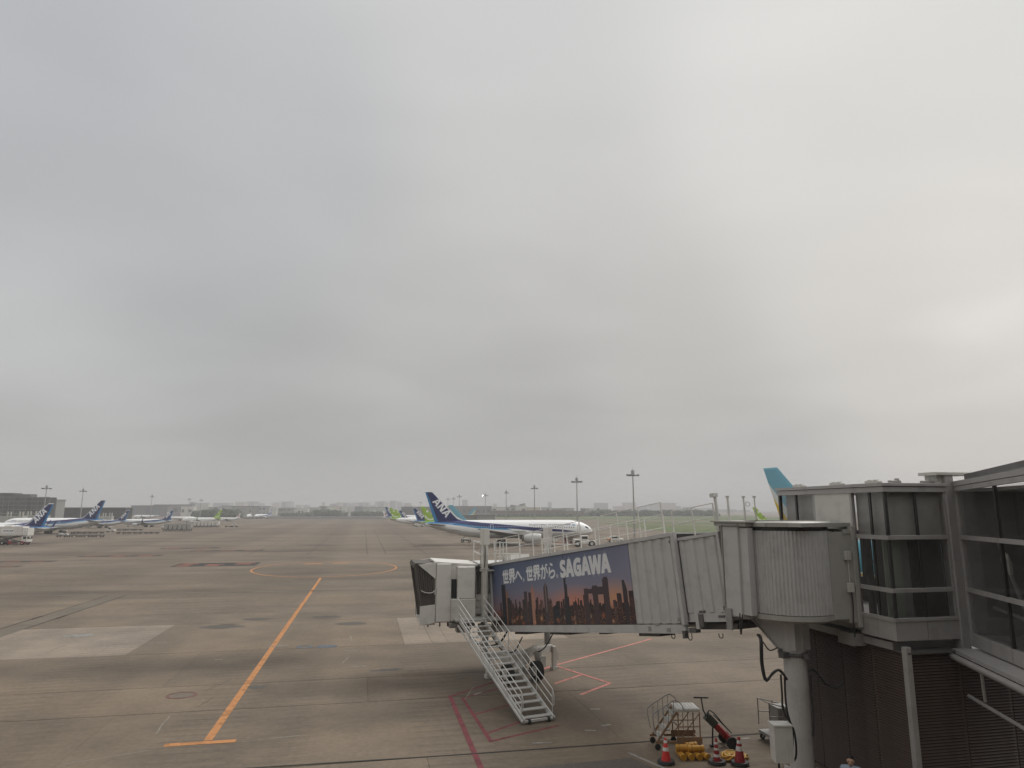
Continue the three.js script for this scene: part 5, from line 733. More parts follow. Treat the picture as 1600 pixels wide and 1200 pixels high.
  // right side: reddish terraces and pale blocks
  far(766, 820, 798.6, 930, rd2, 'reddish brown low building left of the middle light mast', { rows: 2, cols: 14 }); far(820, 880, 798.3, 940, rd2, 'reddish brown low building right of the middle light mast', { rows: 2, cols: 12 }); far(880, 912, 799, 935, [0.23, 0.16, 0.14], 'reddish brown low building at the nose of the large airliner', { rows: 2, cols: 6 });
  far(768, 790, 793, 1000, wh, 'pale block above the left reddish building', { rows: 2 }); far(790, 806, 792.5, 1010, lg, 'pale stepped block above the reddish buildings', { rows: 2, units: 2 }); far(806, 822, 790.5, 1020, wh, 'white block with dotted roof above the reddish buildings', { units: 4, rows: 1 }); far(822, 844, 793.5, 1010, be, 'beige long block beside the middle light mast', { rows: 1 }); far(846, 860, 793.5, 1005, lg, 'grey block behind the airliner roof right of the middle mast', { rows: 2 });
  far(862, 885, 795, 1010, bg2, 'flat blue grey shed behind the large airliner', { rows: 1 }); far(880, 897, 794.5, 1020, lg, 'pale flat shed left of the second tallest mast', { rows: 1 }); far(908, 914, 795, 1010, [0.2, 0.2, 0.21], 'narrow dark block beside the white square block'); far(914, 921, 795, 1012, lg, 'narrow pale block beside the white square block'); far(921, 933, 795, 1005, wh, 'white square block with windows right of the second tallest mast', { rows: 2, cols: 4 }); far(933, 936.5, 795, 1008, [0.14, 0.14, 0.15], 'thin dark side of the white square block'); far(937, 955, 796.5, 1020, lg, 'row of pale low blocks left of the tallest mast', { rows: 2, cols: 5 });
  // hazy tower blocks on the skyline
  const hz = 'hazy tower blocks along the far skyline', hl = 'pale hazy tower block on the far skyline';
  const list = [[333, 357, 787], [368, 381, 785.5], [387, 398, 784.5], [398, 408, 787], [425, 436, 786], [440, 447, 785], [449, 454, 784.5], [462, 470, 790], [474, 480, 790], [516, 526, 788], [526, 531, 786], [535, 542, 786.5], [543, 549, 788], [549, 559, 786], [560, 566, 786.5], [566, 575, 786], [579, 587, 790], [586, 593, 784.5], [593, 600, 784.5], [601, 606, 786], [608, 618, 783.5], [620, 628, 785], [632, 640, 787], [680, 690, 786], [722, 730, 782], [770, 776, 788], [857, 862, 785.5], [930, 950, 787], [975, 994, 786.5], [1000, 1012, 792], [1016, 1032, 788], [1034, 1056, 787], [1058, 1064, 792], [1070, 1086, 793], [1090, 1100, 795], [1102, 1118, 794.5], [1120, 1150, 797], [960, 975, 792], [1150, 1172, 798]];
  list.forEach(([a, b, y], i) => far(a, b, y, 2100 + (i * 137 % 600), [[0.4, 0.4, 0.42], [0.52, 0.48, 0.43], [0.32, 0.34, 0.37]][i % 3], hl, { name: 'tower_block', cat: 'tower block', group: hz, rows: 0, depth: 40, roof: 2 }));
  far(504, 506.5, 785.5, 1150, wh, 'slim white control tower over the central shed row', { cat: 'tower', name: 'control_tower' });
  far(584, 586, 797, 1000, wh, 'tiny white hut on the grass before the central sheds', { rows: 0, depth: 3 }); far(544, 547, 801, 930, wh, 'tiny white marker hut on the runway grass', { rows: 0, depth: 3 });
  // low grey hut behind the large airliner
  far(723, 745, 805.5, 300, [0.36, 0.37, 0.37], 'left half of the low grey flat roofed hut behind the large airliner', { roof: 0.25, depth: 14 }); far(745.4, 774, 804.5, 296, [0.42, 0.43, 0.43], 'right half of the low grey flat roofed hut behind the large airliner', { roof: 0.25, depth: 14, rows: 0 });
}
// distant trees and hedges: masses of leaf clumps
function wood(pix, D, h0, depth, n, label, seed) {
  const a = at(pix[0], 800, D), b = at(pix[1], 800, D), rd = rngOf(seed), g = new THREE.IcosahedronGeometry(1, 1), p = g.attributes.position;
  for (let i = 0; i < p.count; i++) { const k = 0.7 + 0.6 * hash(Math.round(p.getX(i) * 50), Math.round(p.getY(i) * 50) + Math.round(p.getZ(i) * 90), 4); p.setXYZ(i, p.getX(i) * k, p.getY(i) * k, p.getZ(i) * k); } g.computeVertexNormals();
  const im = new THREE.InstancedMesh(g, M.leaf, n), m = new THREE.Matrix4(), c = new THREE.Color();
  for (let i = 0; i < n; i++) { const f = rd(), top = h0 * (0.55 + 0.6 * fbm(f * 22, seed, 3, 9)) * Math.min(1, f * 12 + 0.25, (1 - f) * 12 + 0.25), y = Math.pow(rd(), 0.6) * top, s = 0.9 + rd() * 1.5; m.compose(V(a.x + (b.x - a.x) * f, y, a.z - depth * rd()), new THREE.Quaternion().setFromEuler(new THREE.Euler(rd() * 6, rd() * 6, rd() * 6)), V(s * 1.3, s * 0.9, s)); im.setMatrixAt(i, m); const k = 0.6 + 0.8 * rd(); c.setRGB(k, k, k * 0.95); im.setColorAt(i, c); }
  im.name = numbered('tree_belt'); im.castShadow = im.receiveShadow = true; scene.add(im); tag(im, label, 'trees', null, 'stuff'); return im;
}
wood([299, 372], 780, 8, 14, 900, 'dark green hedge mass before the white stepped block on the left', 1); wood([488, 532], 960, 7, 12, 700, 'dark green trees before the central shed row', 2); wood([474, 488], 950, 4, 8, 160, 'small dark bushes at the left end of the central shed row', 3); wood([532, 640], 980, 5.2, 14, 900, 'line of low dark trees below the central sheds', 4); wood([912, 1125], 960, 7, 16, 2600, 'long dark treeline beyond the grass on the right', 5); wood([760, 905], 880, 2.2, 10, 500, 'low dark bushes below the reddish buildings', 6); wood([440, 476], 960, 3, 8, 200, 'low bushes beside the far taxiway', 7);

// ------------------------------------------------------------------ slim white poles on the rotunda roof
for (const [px, D, r, lab] of [[1140, 23.0, 0.04, 'slim white pole on the rotunda roof, thickest of three'], [1165, 23.4, 0.032, 'slim white pole with a ring near its top on the rotunda roof'], [1182, 23.6, 0.025, 'slim white pole on the rotunda roof beside the light blue tail']]) {
  const b = at(px, 815, D), top = at(px, 777, D).y - 7.82, o = thing('white_pole', lab, 'pole', [b.x, 7.82, b.z]);
  new MB().bar(V(0, 0, 0), V(-0.03, top, 0), r, r * 0.9, 12).box(-0.08, 0.08, 0, 0.02, -0.08, 0.08).build('post', M.white, o); new MB().cham(-0.08, 0.02, top - 0.01, top + 0.05, -0.04, 0.04, 0.008).build('camera_head', M.offWhite, o);
  if (lab.includes('ring')) new MB().add(new THREE.TorusGeometry(0.07, 0.012, 8, 20).translate(0.1, top - 0.22, 0)).build('ring', M.galv, o);
}

// ------------------------------------------------------------------ vehicles and carts on the apron
function wheel(parent, x, z, r, w = 0.3, m = M.rubber) { const t = new MB().add(new THREE.CylinderGeometry(r, r, w, 20).rotateX(Math.PI / 2).translate(x, r, z)).build('wheel', m, parent); new MB().add(new THREE.CylinderGeometry(r * 0.5, r * 0.5, w + 0.03, 12).rotateX(Math.PI / 2).translate(x, r, z)).build('rim', M.offWhite, t); return t; }
{ // high lift truck
  const p = G(22, 851), t = thing('lift_truck', 'white box lift truck with red chassis in front of the leftmost blue tail', 'truck', [p.x, BASE_Y, p.z], 0.0);
  new MB().cham(-4.6, 2.4, 2.2, 4.35, -1.2, 1.2, 0.05).cham(-2.4, -0.6, 4.35, 4.6, -0.7, 0.7, 0.04).build('cargo_box', M.white, t);
  new MB().cham(2.42, 3.7, 2.2, 4.0, -1.15, 1.15, 0.05).build('front_bridge', M.white, t);
  const sign = (txt, w, h, col, it) => canvasTex(256, 128, (c) => { c.fillStyle = '#efefed'; c.fillRect(0, 0, 256, 128); c.fillStyle = col; c.font = (it ? 'italic ' : '') + 'bold 84px sans-serif'; c.textAlign = 'center'; c.textBaseline = 'middle'; c.fillText(txt, it ? 105 : 128, 66); if (it) { c.beginPath(); c.moveTo(196, 96); c.lineTo(222, 36); c.lineTo(250, 36); c.lineTo(224, 96); c.fill(); } });
  const panel = (txt, x0, x1, y0, y1, it) => { const g = new THREE.PlaneGeometry(x1 - x0, y1 - y0).translate((x0 + x1) / 2, (y0 + y1) / 2, 1.21); mesh('lettering_panel', g, new THREE.MeshStandardMaterial({ map: sign(txt, 1, 1, '#1c2540', it), roughness: 0.5 }), t); };
  panel('ANA', -2.6, 0.4, 2.9, 3.8, true); panel('33', 2.62, 3.5, 2.7, 3.6, false);
  new MB().beam(V(-3.8, 0.9, -0.9), V(1.4, 2.2, -0.9), 0.16, 0.2).beam(V(1.4, 0.9, 0.9), V(-3.8, 2.2, 0.9), 0.16, 0.2).beam(V(-3.8, 0.9, 0.9), V(1.4, 2.2, 0.9), 0.16, 0.2).build('scissor_lift', M.darkGrey, t);
  new MB().box(-4.5, 3, 0.6, 0.95, -1.0, 1.0).build('chassis', M.darkGrey, t); new MB().cham(-4.4, -3.6, 0.3, 0.9, -1.15, 1.15, 0.05).cham(-0.8, 0, 0.25, 0.9, -1.15, 1.15, 0.05).cham(2.2, 3.0, 0.35, 0.8, -1.12, 1.12, 0.05).build('bumper', M.red, t);
  new MB().cham(2.2, 3.6, 0.7, 2.1, -1.05, 1.05, 0.1).build('cab', M.white, t); new MB().box(3.59, 3.63, 1.4, 2.0, -0.9, 0.9).box(2.7, 3.4, 1.4, 1.95, 1.04, 1.07).build('window', M.darkGlass, t); new MB().box(3.5, 4.3, 1.9, 2.0, 0.9, 1.0).box(4.2, 4.4, 1.6, 2.1, 0.85, 1.05).build('mirror', M.white, t);
  for (const x of [-3.2, -2.2, 2.6]) for (const z of [-0.95, 0.95]) wheel(t, x, z, 0.45);
}
function makeTug(name) { const t = new THREE.Group(); t.name = name; new MB().cham(-1.5, 1.5, 0.35, 0.95, -0.75, 0.75, 0.08).cham(-1.5, -0.5, 0.95, 1.2, -0.7, 0.7, 0.06).build('body', M.white, t); new MB().cham(-0.4, 1.0, 1.95, 2.05, -0.72, 0.72, 0.03).bar(V(-0.35, 0.9, -0.65), V(-0.35, 2, -0.65), 0.04).bar(V(-0.35, 0.9, 0.65), V(-0.35, 2, 0.65), 0.04).bar(V(0.9, 0.9, -0.65), V(0.9, 2, -0.65), 0.04).bar(V(0.9, 0.9, 0.65), V(0.9, 2, 0.65), 0.04).build('canopy', M.white, t); new MB().cham(0.1, 0.6, 0.95, 1.25, -0.5, 0.5, 0.05).cham(0.55, 0.7, 1.2, 1.7, -0.5, 0.5, 0.04).build('seat', M.black, t); for (const x of [-0.95, 0.95]) for (const z of [-0.65, 0.65]) wheel(t, x, z, 0.34, 0.24); return t; }
const tug0 = makeTug('baggage_tug');
const placeTug = (px, py, turn, label, first) => { const o = first ? tug0 : tug0.clone(); o.name = numbered('baggage_tug'); scene.add(o); o.userData = {}; tag(o, label, 'tug'); const p = G(px, py); o.position.set(p.x, BASE_Y, p.z); o.rotation.set(0, turn, 0); return o; };
placeTug(99.5, 837.5, 0.2, 'white baggage tug in front of the tallest left tail', true).scale.setScalar(0.85); placeTug(173, 831.5, Math.PI, 'baggage tug between two long rows of empty dollies').scale.setScalar(1.0); placeTug(258, 826.5, 0, 'white baggage tug at the left end of the grey container row').scale.setScalar(1.0); placeTug(655, 823.5, 0, 'white baggage tug below the tails of the central group').scale.setScalar(1.5); placeTug(366, 822.5, 0.3, 'baggage tug at the right end of the white container row');
const dolly0 = new THREE.Group(); { dolly0.name = 'baggage_dolly'; new MB().box(-1.6, 1.6, 0.42, 0.55, -0.8, 0.8).box(-1.6, 1.6, 0.55, 0.62, -0.8, -0.72).box(-1.6, 1.6, 0.55, 0.62, 0.72, 0.8).beam(V(1.6, 0.45, 0), V(2.2, 0.4, 0), 0.08, 0.06).build('deck', M.darkGrey, dolly0); for (const x of [-1.1, 1.1]) for (const z of [-0.65, 0.65]) new MB().add(new THREE.CylinderGeometry(0.22, 0.22, 0.16, 14).rotateX(Math.PI / 2).translate(x, 0.22, z)).build('wheel', M.rubber, dolly0); }
let dollyFirst = true;
const placeDolly = (v, turn, label, group) => { const o = dollyFirst ? dolly0 : dolly0.clone(); dollyFirst = false; o.name = numbered('baggage_dolly'); scene.add(o); o.userData = {}; tag(o, label, 'baggage dolly', group); o.position.set(v.x, BASE_Y, v.z); o.rotation.set(0, turn, 0); return o; };
for (const [x0, x1, py, lab] of [[110, 163, 833.5, 'empty dark dolly in the upper row right of the white tug'], [88, 163, 839, 'empty dark dolly in the row nearest the viewer below the tallest left tail'], [181, 249, 833.8, 'empty dark dolly in the row right of the second tug'], [184, 222, 828.8, 'empty dark dolly in the short row under the wing of a left airliner'], [352, 371, 823.5, 'empty dark dolly at the right end of the white container row']]) {
  const a = G(x0, py), b = G(x1, py), L = b.x - a.x, n = Math.round(L / 3.9); for (let i = 0; i < n; i++) placeDolly(a.clone().lerp(b, (i + 0.5) / n), 0, lab, lab.replace('empty dark dolly', 'empty dollies'));
}
{ const c0 = new THREE.Group(); c0.name = 'baggage_container'; new MB().prism([[-0.95, 0.0], [0.95, 0.0], [1.55, 0.5], [1.55, 1.6], [-0.95, 1.6]], -0.75, 0.75).build('shell', M.white, c0); new MB().box(-0.95, 1.5, 0.02, 0.1, -0.77, 0.77).box(-0.96, -0.9, 0, 1.6, -0.77, 0.77).box(0.2, 0.26, 0.05, 1.55, 0.74, 0.768).build('frame', M.alu, c0); let first = true;
  for (const [x0, x1, py, k, lab, n, m] of [[302, 342, 824, 1.25, 'white container on a dolly in the row before the green tailed airliner', 7, M.white], [256, 299, 830, 1.25, 'grey container on a dolly in the row nearest to the farthest left blue tail', 6, M.grey]]) {
    const a = G(x0, py), b = G(x1, py); for (let i = 0; i < n; i++) { const v = a.clone().lerp(b, (i + 0.5) / n); const d = placeDolly(v, 0, lab.replace(/container on a dolly/, 'container dolly'), lab.replace(/container on a dolly/, 'container dollies')); d.scale.set(k * 0.42, k, k); const o = first ? c0 : c0.clone(); first = false; o.name = numbered('baggage_container'); scene.add(o); o.userData = {}; tag(o, lab, 'container', lab.replace('container', 'containers')); o.position.set(v.x, BASE_Y + 0.62 * k, v.z); o.scale.set(k * 0.46, k * 1.1, k); if (m !== M.white) { o.children = o.children.map((q) => { const c = q.clone(); c.material = m; c.parent = o; return c; }); } }
  }
  for (const [px, lab] of [[856, 'small white container under the fuselage of the large airliner, left one'], [866.5, 'small white container under the fuselage of the large airliner, right one']]) { const v = G(px, 846.5), o = c0.clone(); o.name = numbered('baggage_container'); scene.add(o); o.userData = {}; tag(o, lab, 'container'); o.position.set(v.x, BASE_Y, v.z); }
}
{ // cart under the rear of the large airliner
  const p = G(728, 847.5), t = thing('loader_cart', 'small two wheeled loader cart under the rear fuselage of the large airliner', 'cart', [p.x, BASE_Y, p.z]);
  new MB().box(-1.1, 1.1, 0.45, 0.75, -0.6, 0.6).beam(V(-1.2, 0.7, 0), V(0.6, 2.3, 0), 0.7, 0.14).build('frame', M.darkGrey, t); new MB().cham(-0.9, 0.3, 0.75, 1.1, -0.5, 0.5, 0.05).beam(V(0.5, 0.7, 0.4), V(0.7, 2.2, 0.4), 0.1, 0.1).build('hopper', M.white, t); for (const x of [-0.9, 0.9]) for (const z of [-0.55, 0.55]) wheel(t, x, z, 0.36, 0.24);
}
{ // tow tractor and its bar at the nose of the large airliner
  const p = G(913, 854), t = thing('tow_tractor', 'white aircraft tow tractor with big wheels below the nose of the large airliner', 'tractor', [p.x, BASE_Y, p.z]);
  new MB().cham(-2.6, 2.4, 0.55, 1.35, -1.15, 1.15, 0.12).cham(-2.5, -0.9, 1.35, 1.7, -1.1, 1.1, 0.08).build('body', M.white, t); new MB().cham(-0.8, 0.9, 1.35, 2.5, -0.85, 0.85, 0.12).build('cab', M.white, t); new MB().box(-0.6, 0.7, 1.75, 2.35, 0.84, 0.87).box(0.88, 0.92, 1.75, 2.35, -0.7, 0.7).build('window', M.darkGlass, t); for (const x of [-1.6, 1.6]) for (const z of [-1.05, 1.05]) wheel(t, x, z, 0.72, 0.45); new MB().box(2.4, 2.55, 0.5, 0.8, -1, 1).build('bumper', M.black, t);
  const q = G(879, 854.5), b = thing('tow_bar', 'long white aircraft tow bar lying left of the tow tractor', 'tow bar', [q.x, BASE_Y, q.z]);
  new MB().bar(V(-3.6, 0.55, 0), V(3.6, 0.6, 0), 0.11).build('bar', M.white, b); new MB().beam(V(-3.6, 0.55, 0), V(-4.3, 0.8, 0.2), 0.14, 0.16).beam(V(-3.6, 0.55, 0), V(-4.2, 0.5, -0.3), 0.14, 0.14).box(-4, -3.4, 0.5, 0.66, -0.5, 0.5).build('head', M.white, b); for (const z of [-0.3, 0.3]) wheel(b, -2.4, z, 0.3, 0.16); new MB().bar(V(-3, 1.0, 0.3), V(3, 0.9, 0.3), 0.05).build('guard_rail', M.red, b);
  const r = G(888, 850), c = thing('power_cart', 'red and white ground power cart left of the tow tractor', 'cart', [r.x, BASE_Y, r.z]);
  new MB().cham(-1.2, 1.2, 0.5, 1.9, -0.8, 0.8, 0.08).build('housing', M.white, c); new MB().box(-1.0, -0.2, 0.8, 1.6, 0.79, 0.83).box(0.2, 1.0, 1.2, 1.7, 0.79, 0.83).build('red_panel', M.red, c); new MB().box(-1.3, -0.9, 1.2, 2.1, -0.6, 0.7).build('vent', M.darkGrey, c); for (const x of [-0.8, 0.8]) for (const z of [-0.7, 0.7]) wheel(c, x, z, 0.32, 0.2);
  const s = G(961, 847), e = thing('service_car', 'small white and orange service car right of the tow tractor, half hidden by the bridge', 'car', [s.x, BASE_Y, s.z]);
  new MB().cham(-2.1, 2.1, 0.35, 1.0, -0.85, 0.85, 0.15).build('body', M.white, e); new MB().prism([[-1.5, 1], [1.0, 1], [0.5, 1.62], [-1.1, 1.62]], -0.75, 0.75).build('cabin', M.white, e); new MB().box(-2.12, -1.2, 0.6, 0.98, -0.86, 0.86).build('orange_band', M.orange, e); new MB().prism([[-1.3, 1.05], [0.8, 1.05], [0.42, 1.52], [-1.0, 1.52]], 0.751, 0.77).build('window', M.darkGlass, e); for (const x of [-1.3, 1.3]) for (const z of [-0.75, 0.75]) wheel(e, x, z, 0.32, 0.2);
}

// ------------------------------------------------------------------ things near the bridge column
{ // wheeled maintenance steps
  const p = G(1053, 1166), t = thing('maintenance_steps', 'low wheeled maintenance steps with grey platform and rusty frame beside the cones', 'steps', [p.x, 0, p.z], 0.04);
  const h = 1.28; new MB().cham(0.05, 0.86, h - 0.05, h + 0.05, -0.42, 0.42, 0.015).build('platform', M.offWhite, t); for (let k = 0; k < 6; k++) new MB().box(0.1 + k * 0.125, 0.16 + k * 0.125, h + 0.05, h + 0.062, -0.4, 0.4).build('platform_rib', M.galv, t);
  const f = new MB(); for (const [x, z] of [[0.08, -0.4], [0.08, 0.4], [0.84, -0.4], [0.84, 0.4]]) f.beam(V(x, 0.25, z), V(x, h - 0.05, z), 0.035, 0.035); for (const z of [-0.4, 0.4]) { f.beam(V(0.08, 0.75, z), V(0.84, 0.75, z), 0.03, 0.03); f.beam(V(0.08, 0.3, z), V(0.84, h - 0.1, z), 0.025, 0.025); } f.beam(V(0.84, 0.3, -0.4), V(0.84, 0.3, 0.4), 0.03, 0.03); f.beam(V(0.08, 0.75, -0.4), V(0.08, 0.75, 0.4), 0.03, 0.03); for (const x of [0.25, 0.42, 0.6]) f.beam(V(x, 0.3, 0.4), V(x, h - 0.05, 0.4), 0.02, 0.02);
  f.build('frame', M.rust, t); new MB().box(0.02, 0.9, 0.2, 0.42, 0.38, 0.43).box(0.02, 0.9, 0.2, 0.42, -0.43, -0.38).box(-0.75, 0.02, 0.22, 0.3, -0.43, -0.38).box(-0.75, 0.02, 0.22, 0.3, 0.38, 0.43).build('skirt', M.rust, t);
  for (let k = 0; k < 4; k++) new MB().cham(-0.62 + k * 0.17, -0.38 + k * 0.17, 0.36 + k * 0.25, 0.4 + k * 0.25, -0.36, 0.36, 0.008).build('step', M.grey, t);
  for (const z of [-0.38, 0.38]) new MB().beam(V(-0.68, 0.26, z), V(0.08, h - 0.02, z), 0.03, 0.07).build('stringer', M.rust, t);
  const r = new MB(); for (const z of [-0.42, 0.42]) { r.tube([V(-0.72, 0.5, z), V(-0.78, 0.8, z), V(-0.8, 1.15, z), V(-0.4, 1.42, z), V(0.0, 1.62, z), V(0.2, 1.5, z), V(0.3, h, z)], 0.018, 6, 30); for (let k = 0; k < 4; k++) r.bar(V(-0.62 + k * 0.18, 0.42 + k * 0.25, z), V(-0.6 + k * 0.18, 1.3 + k * 0.1, z), 0.012); } r.build('handrail', M.midGrey, t);
  for (const [x, z] of [[0.1, 0.4], [0.82, 0.4], [0.1, -0.4], [0.82, -0.4], [-0.66, 0.38], [-0.66, -0.38]]) { new MB().add(new THREE.CylinderGeometry(0.1, 0.1, 0.06, 16).rotateX(Math.PI / 2).translate(x, 0.1, z)).build('castor', M.rubber, t); }
}
{ // wheeled fire extinguisher
  const p = G(1128, 1166), t = thing('extinguisher_cart', 'red wheeled fire extinguisher cart with tall T handle behind the cones', 'fire extinguisher', [p.x, 0, p.z], 0.1);
  const a = V(-0.42, 0.92, 0), b = V(0.22, 0.28, 0), [m] = basis(b, a); const d = a.clone().sub(b).normalize(); const cy = new MB(); cy.bar(b, a, 0.11, 0.11, 20); cy.add(new THREE.SphereGeometry(0.11, 18, 10).translate(b.x, b.y, b.z)); cy.add(new THREE.SphereGeometry(0.11, 18, 10).translate(a.x, a.y, a.z)); cy.build('cylinder', M.red, t);
  new MB().add(new THREE.CylinderGeometry(0.114, 0.114, 0.2, 12, 1, false, 0.2, 1.6).rotateZ(-Math.PI / 2), basis(b.clone().addScaledVector(d, 0.36), b.clone().addScaledVector(d, 0.5))[0]).build('label_band', M.offWhite, t);
  { const hb = new MB(); hb.add(new THREE.BoxGeometry(0.42, 0.26, 0.25), basis(b.clone().addScaledVector(d, 0.62), b.clone().addScaledVector(d, 1.05))[0]); hb.build('hose_box', M.greenGrey, t); }
  new MB().bar(V(-0.48, 0.95, 0), V(-0.62, 1.2, 0), 0.025).bar(V(-0.62, 1.2, 0), V(-0.68, 1.62, 0), 0.025).bar(V(-0.95, 1.64, 0), V(-0.42, 1.62, 0), 0.028).build('handle', M.black, t);
  new MB().bar(V(-0.3, 1.08, 0.12), V(0.32, 0.46, 0.14), 0.018).tube([V(-0.52, 0.95, 0.1), V(-0.45, 1.22, 0.1), V(-0.3, 1.15, 0.12), V(0.0, 0.8, 0.16), V(0.28, 0.5, 0.15)], 0.02, 6, 24).build('hose', M.black, t);
  new MB().bar(V(-0.3, 0.7, 0), V(-0.34, 0.05, 0), 0.03).box(-0.42, -0.26, 0, 0.06, -0.08, 0.08).build('stand_leg', M.black, t); new MB().bar(V(0.24, 0.2, -0.4), V(0.24, 0.2, 0.4), 0.03).beam(V(0.24, 0.2, 0), V(0.16, 0.36, 0), 0.3, 0.1).build('axle', M.red, t); for (const z of [-0.36, 0.36]) new MB().add(new THREE.CylinderGeometry(0.2, 0.2, 0.08, 24).rotateX(Math.PI / 2).translate(0.24, 0.2, z)).build('wheel', M.rubber, t);
}
{ // cones
  const prof = (h, r0, r1, y0, y1) => [[r0 + (r1 - r0) * y0 / h, y0], [r0 + (r1 - r0) * y1 / h, y1]];
  const cone = (name, label, px, py, o = {}) => {
    const p = G(px, py), t = thing('traffic_cone', label, 'traffic cone', [p.x, 0, p.z], o.turn ?? 0.2), h = o.h ?? 0.74, r0 = o.r0 ?? 0.165, r1 = 0.035, L = (y0, y1, e = 0) => new THREE.LatheGeometry([[r0 + (r1 - r0) * y0 / h + e, y0 + 0.04], [r0 + (r1 - r0) * y1 / h + e, y1 + 0.04]].map(([x, y]) => new THREE.Vector2(x, y)), 24);
    new MB().add(L(0, h)).add(new THREE.CircleGeometry(r1, 16).rotateX(-Math.PI / 2).translate(0, h + 0.04, 0)).build('cone_body', o.m ?? M.brightRed, t); new MB().cham(-0.22, 0.22, 0, 0.045, -0.22, 0.22, 0.015).build('base', M.black, t);
    for (const [a, b] of o.bands ?? [[0.36, 0.47], [0.6, 0.68]]) new MB().add(L(a, b, 0.004)).build('reflective_band', M.white, t);
    if (o.weight) new MB().add(new THREE.CylinderGeometry(0.27, 0.29, 0.07, 24, 1, true).translate(0, 0.075, 0)).add(new THREE.RingGeometry(0.17, 0.27, 24).rotateX(-Math.PI / 2).translate(0, 0.11, 0)).build('weight_ring', M.black, t);
  };
  cone('c', 'bright red cone with two white bands, leftmost of the three cones', 1041, 1193, { weight: 1 }); cone('c', 'slim red cone with three white bands between the other two cones', 1120.5, 1193, { r0: 0.12, bands: [[0.18, 0.26], [0.38, 0.45], [0.56, 0.63]], m: M.red, weight: 1 }); cone('c', 'dark red cone with two wide white bands, rightmost of the three cones', 1156.5, 1195, { h: 0.82, r0: 0.19, bands: [[0.4, 0.54], [0.62, 0.72]], m: M.red, weight: 1 });
}
{ // yellow wheel chocks
  const p = G(1081, 1184), t = V(p.x, 0, p.z), rot = 0.25; let n = 0;
  const chock = (x, y, z, L, dirZ, label) => { const o = thing('wheel_chock', label, 'wheel chock', [t.x + x, y, t.z + z], dirZ); new MB().add(new THREE.CylinderGeometry(0.105, 0.105, L, 20).rotateX(Math.PI / 2).translate(0, 0.105, 0)).build('block', M.yellow, o); new MB().add(new THREE.TorusGeometry(0.107, 0.006, 6, 24).translate(0, 0.105, L * 0.28)).add(new THREE.TorusGeometry(0.107, 0.006, 6, 24).translate(0, 0.105, -L * 0.28)).build('strap', M.black, o); };
  const g = ['first', 'second', 'third', 'last']; for (let k = 0; k < 4; k++) chock(-0.36 + k * 0.24, 0, 0, 0.62, 0.05 + k * 0.12, `yellow round wheel chock in the bottom layer, ${g[k]} from the left`);
  chock(-0.26, 0.19, -0.05, 0.5, Math.PI / 2 - 0.05, 'yellow round wheel chock lying across the pile at its left'); chock(0.14, 0.19, 0.02, 0.55, Math.PI / 2 + 0.1, 'yellow round wheel chock lying across the pile at its right'); chock(0.05, 0.2, -0.26, 0.4, Math.PI / 2 + 0.3, 'yellow round wheel chock at the back of the pile');
  const q = G(1144, 1186), ro = rngOf(9), pile = thing('rope_pile', 'heap of yellow rope and small chocks between the two right hand cones', 'rope', [q.x, 0, q.z]);
  for (let k = 0; k < 6; k++) { const pts = []; const cx = (ro() - 0.5) * 0.55, cz = (ro() - 0.5) * 0.3; for (let i = 0; i < 14; i++) { const a = i * 1.1 + ro(), r = 0.12 + 0.16 * ro(); pts.push(V(cx + Math.cos(a) * r * 1.3, 0.04 + 0.14 * ro(), cz + Math.sin(a) * r)); } new MB().tube(pts, 0.028, 6, 90).build('rope_coil', k % 2 ? M.yellow2 : M.yellow, pile); }
  for (const [x, z, a] of [[0.36, -0.05, 0.4], [0.2, -0.12, 1.2], [-0.25, 0.0, 0.2]]) { const m = new THREE.Matrix4().makeRotationY(a).setPosition(x, 0.02, z); new MB().add(new THREE.ExtrudeGeometry(new THREE.Shape([[-0.12, 0], [0.12, 0], [0.05, 0.16], [-0.05, 0.16]].map(([u, v]) => new THREE.Vector2(u, v))), { depth: 0.2, bevelEnabled: false }), m).build('chock_block', M.yellow, pile); }
}
{ // small platform trolley behind the column
  const p = G(1215, 1158), t = thing('platform_trolley', 'small railed platform trolley standing behind the bridge column', 'trolley', [p.x, 0, p.z], 0.2);
  new MB().cham(-0.5, 0.5, 0.22, 0.32, -0.4, 0.4, 0.02).cham(-0.1, 0.45, 0.32, 1.2, -0.3, 0.3, 0.03).build('deck', M.midGrey, t); const r = new MB(); for (const z of [-0.38, 0.38]) { r.bar(V(-0.48, 0.5, z), V(-0.48, 1.4, z), 0.02).bar(V(0.1, 0.5, z), V(0.1, 1.3, z), 0.02).bar(V(-0.48, 1.4, z), V(0.45, 1.15, z), 0.02).bar(V(-0.48, 0.95, z), V(0.1, 0.9, z), 0.018); } r.bar(V(-0.48, 1.4, -0.38), V(-0.48, 1.4, 0.38), 0.02).bar(V(-0.05, 0.5, 0.4), V(0.08, 1.3, 0.4), 0.02); r.build('handrail', M.midGrey, t); for (const x of [-0.38, 0.38]) for (const z of [-0.34, 0.34]) wheel(t, x, z, 0.1, 0.06);
}
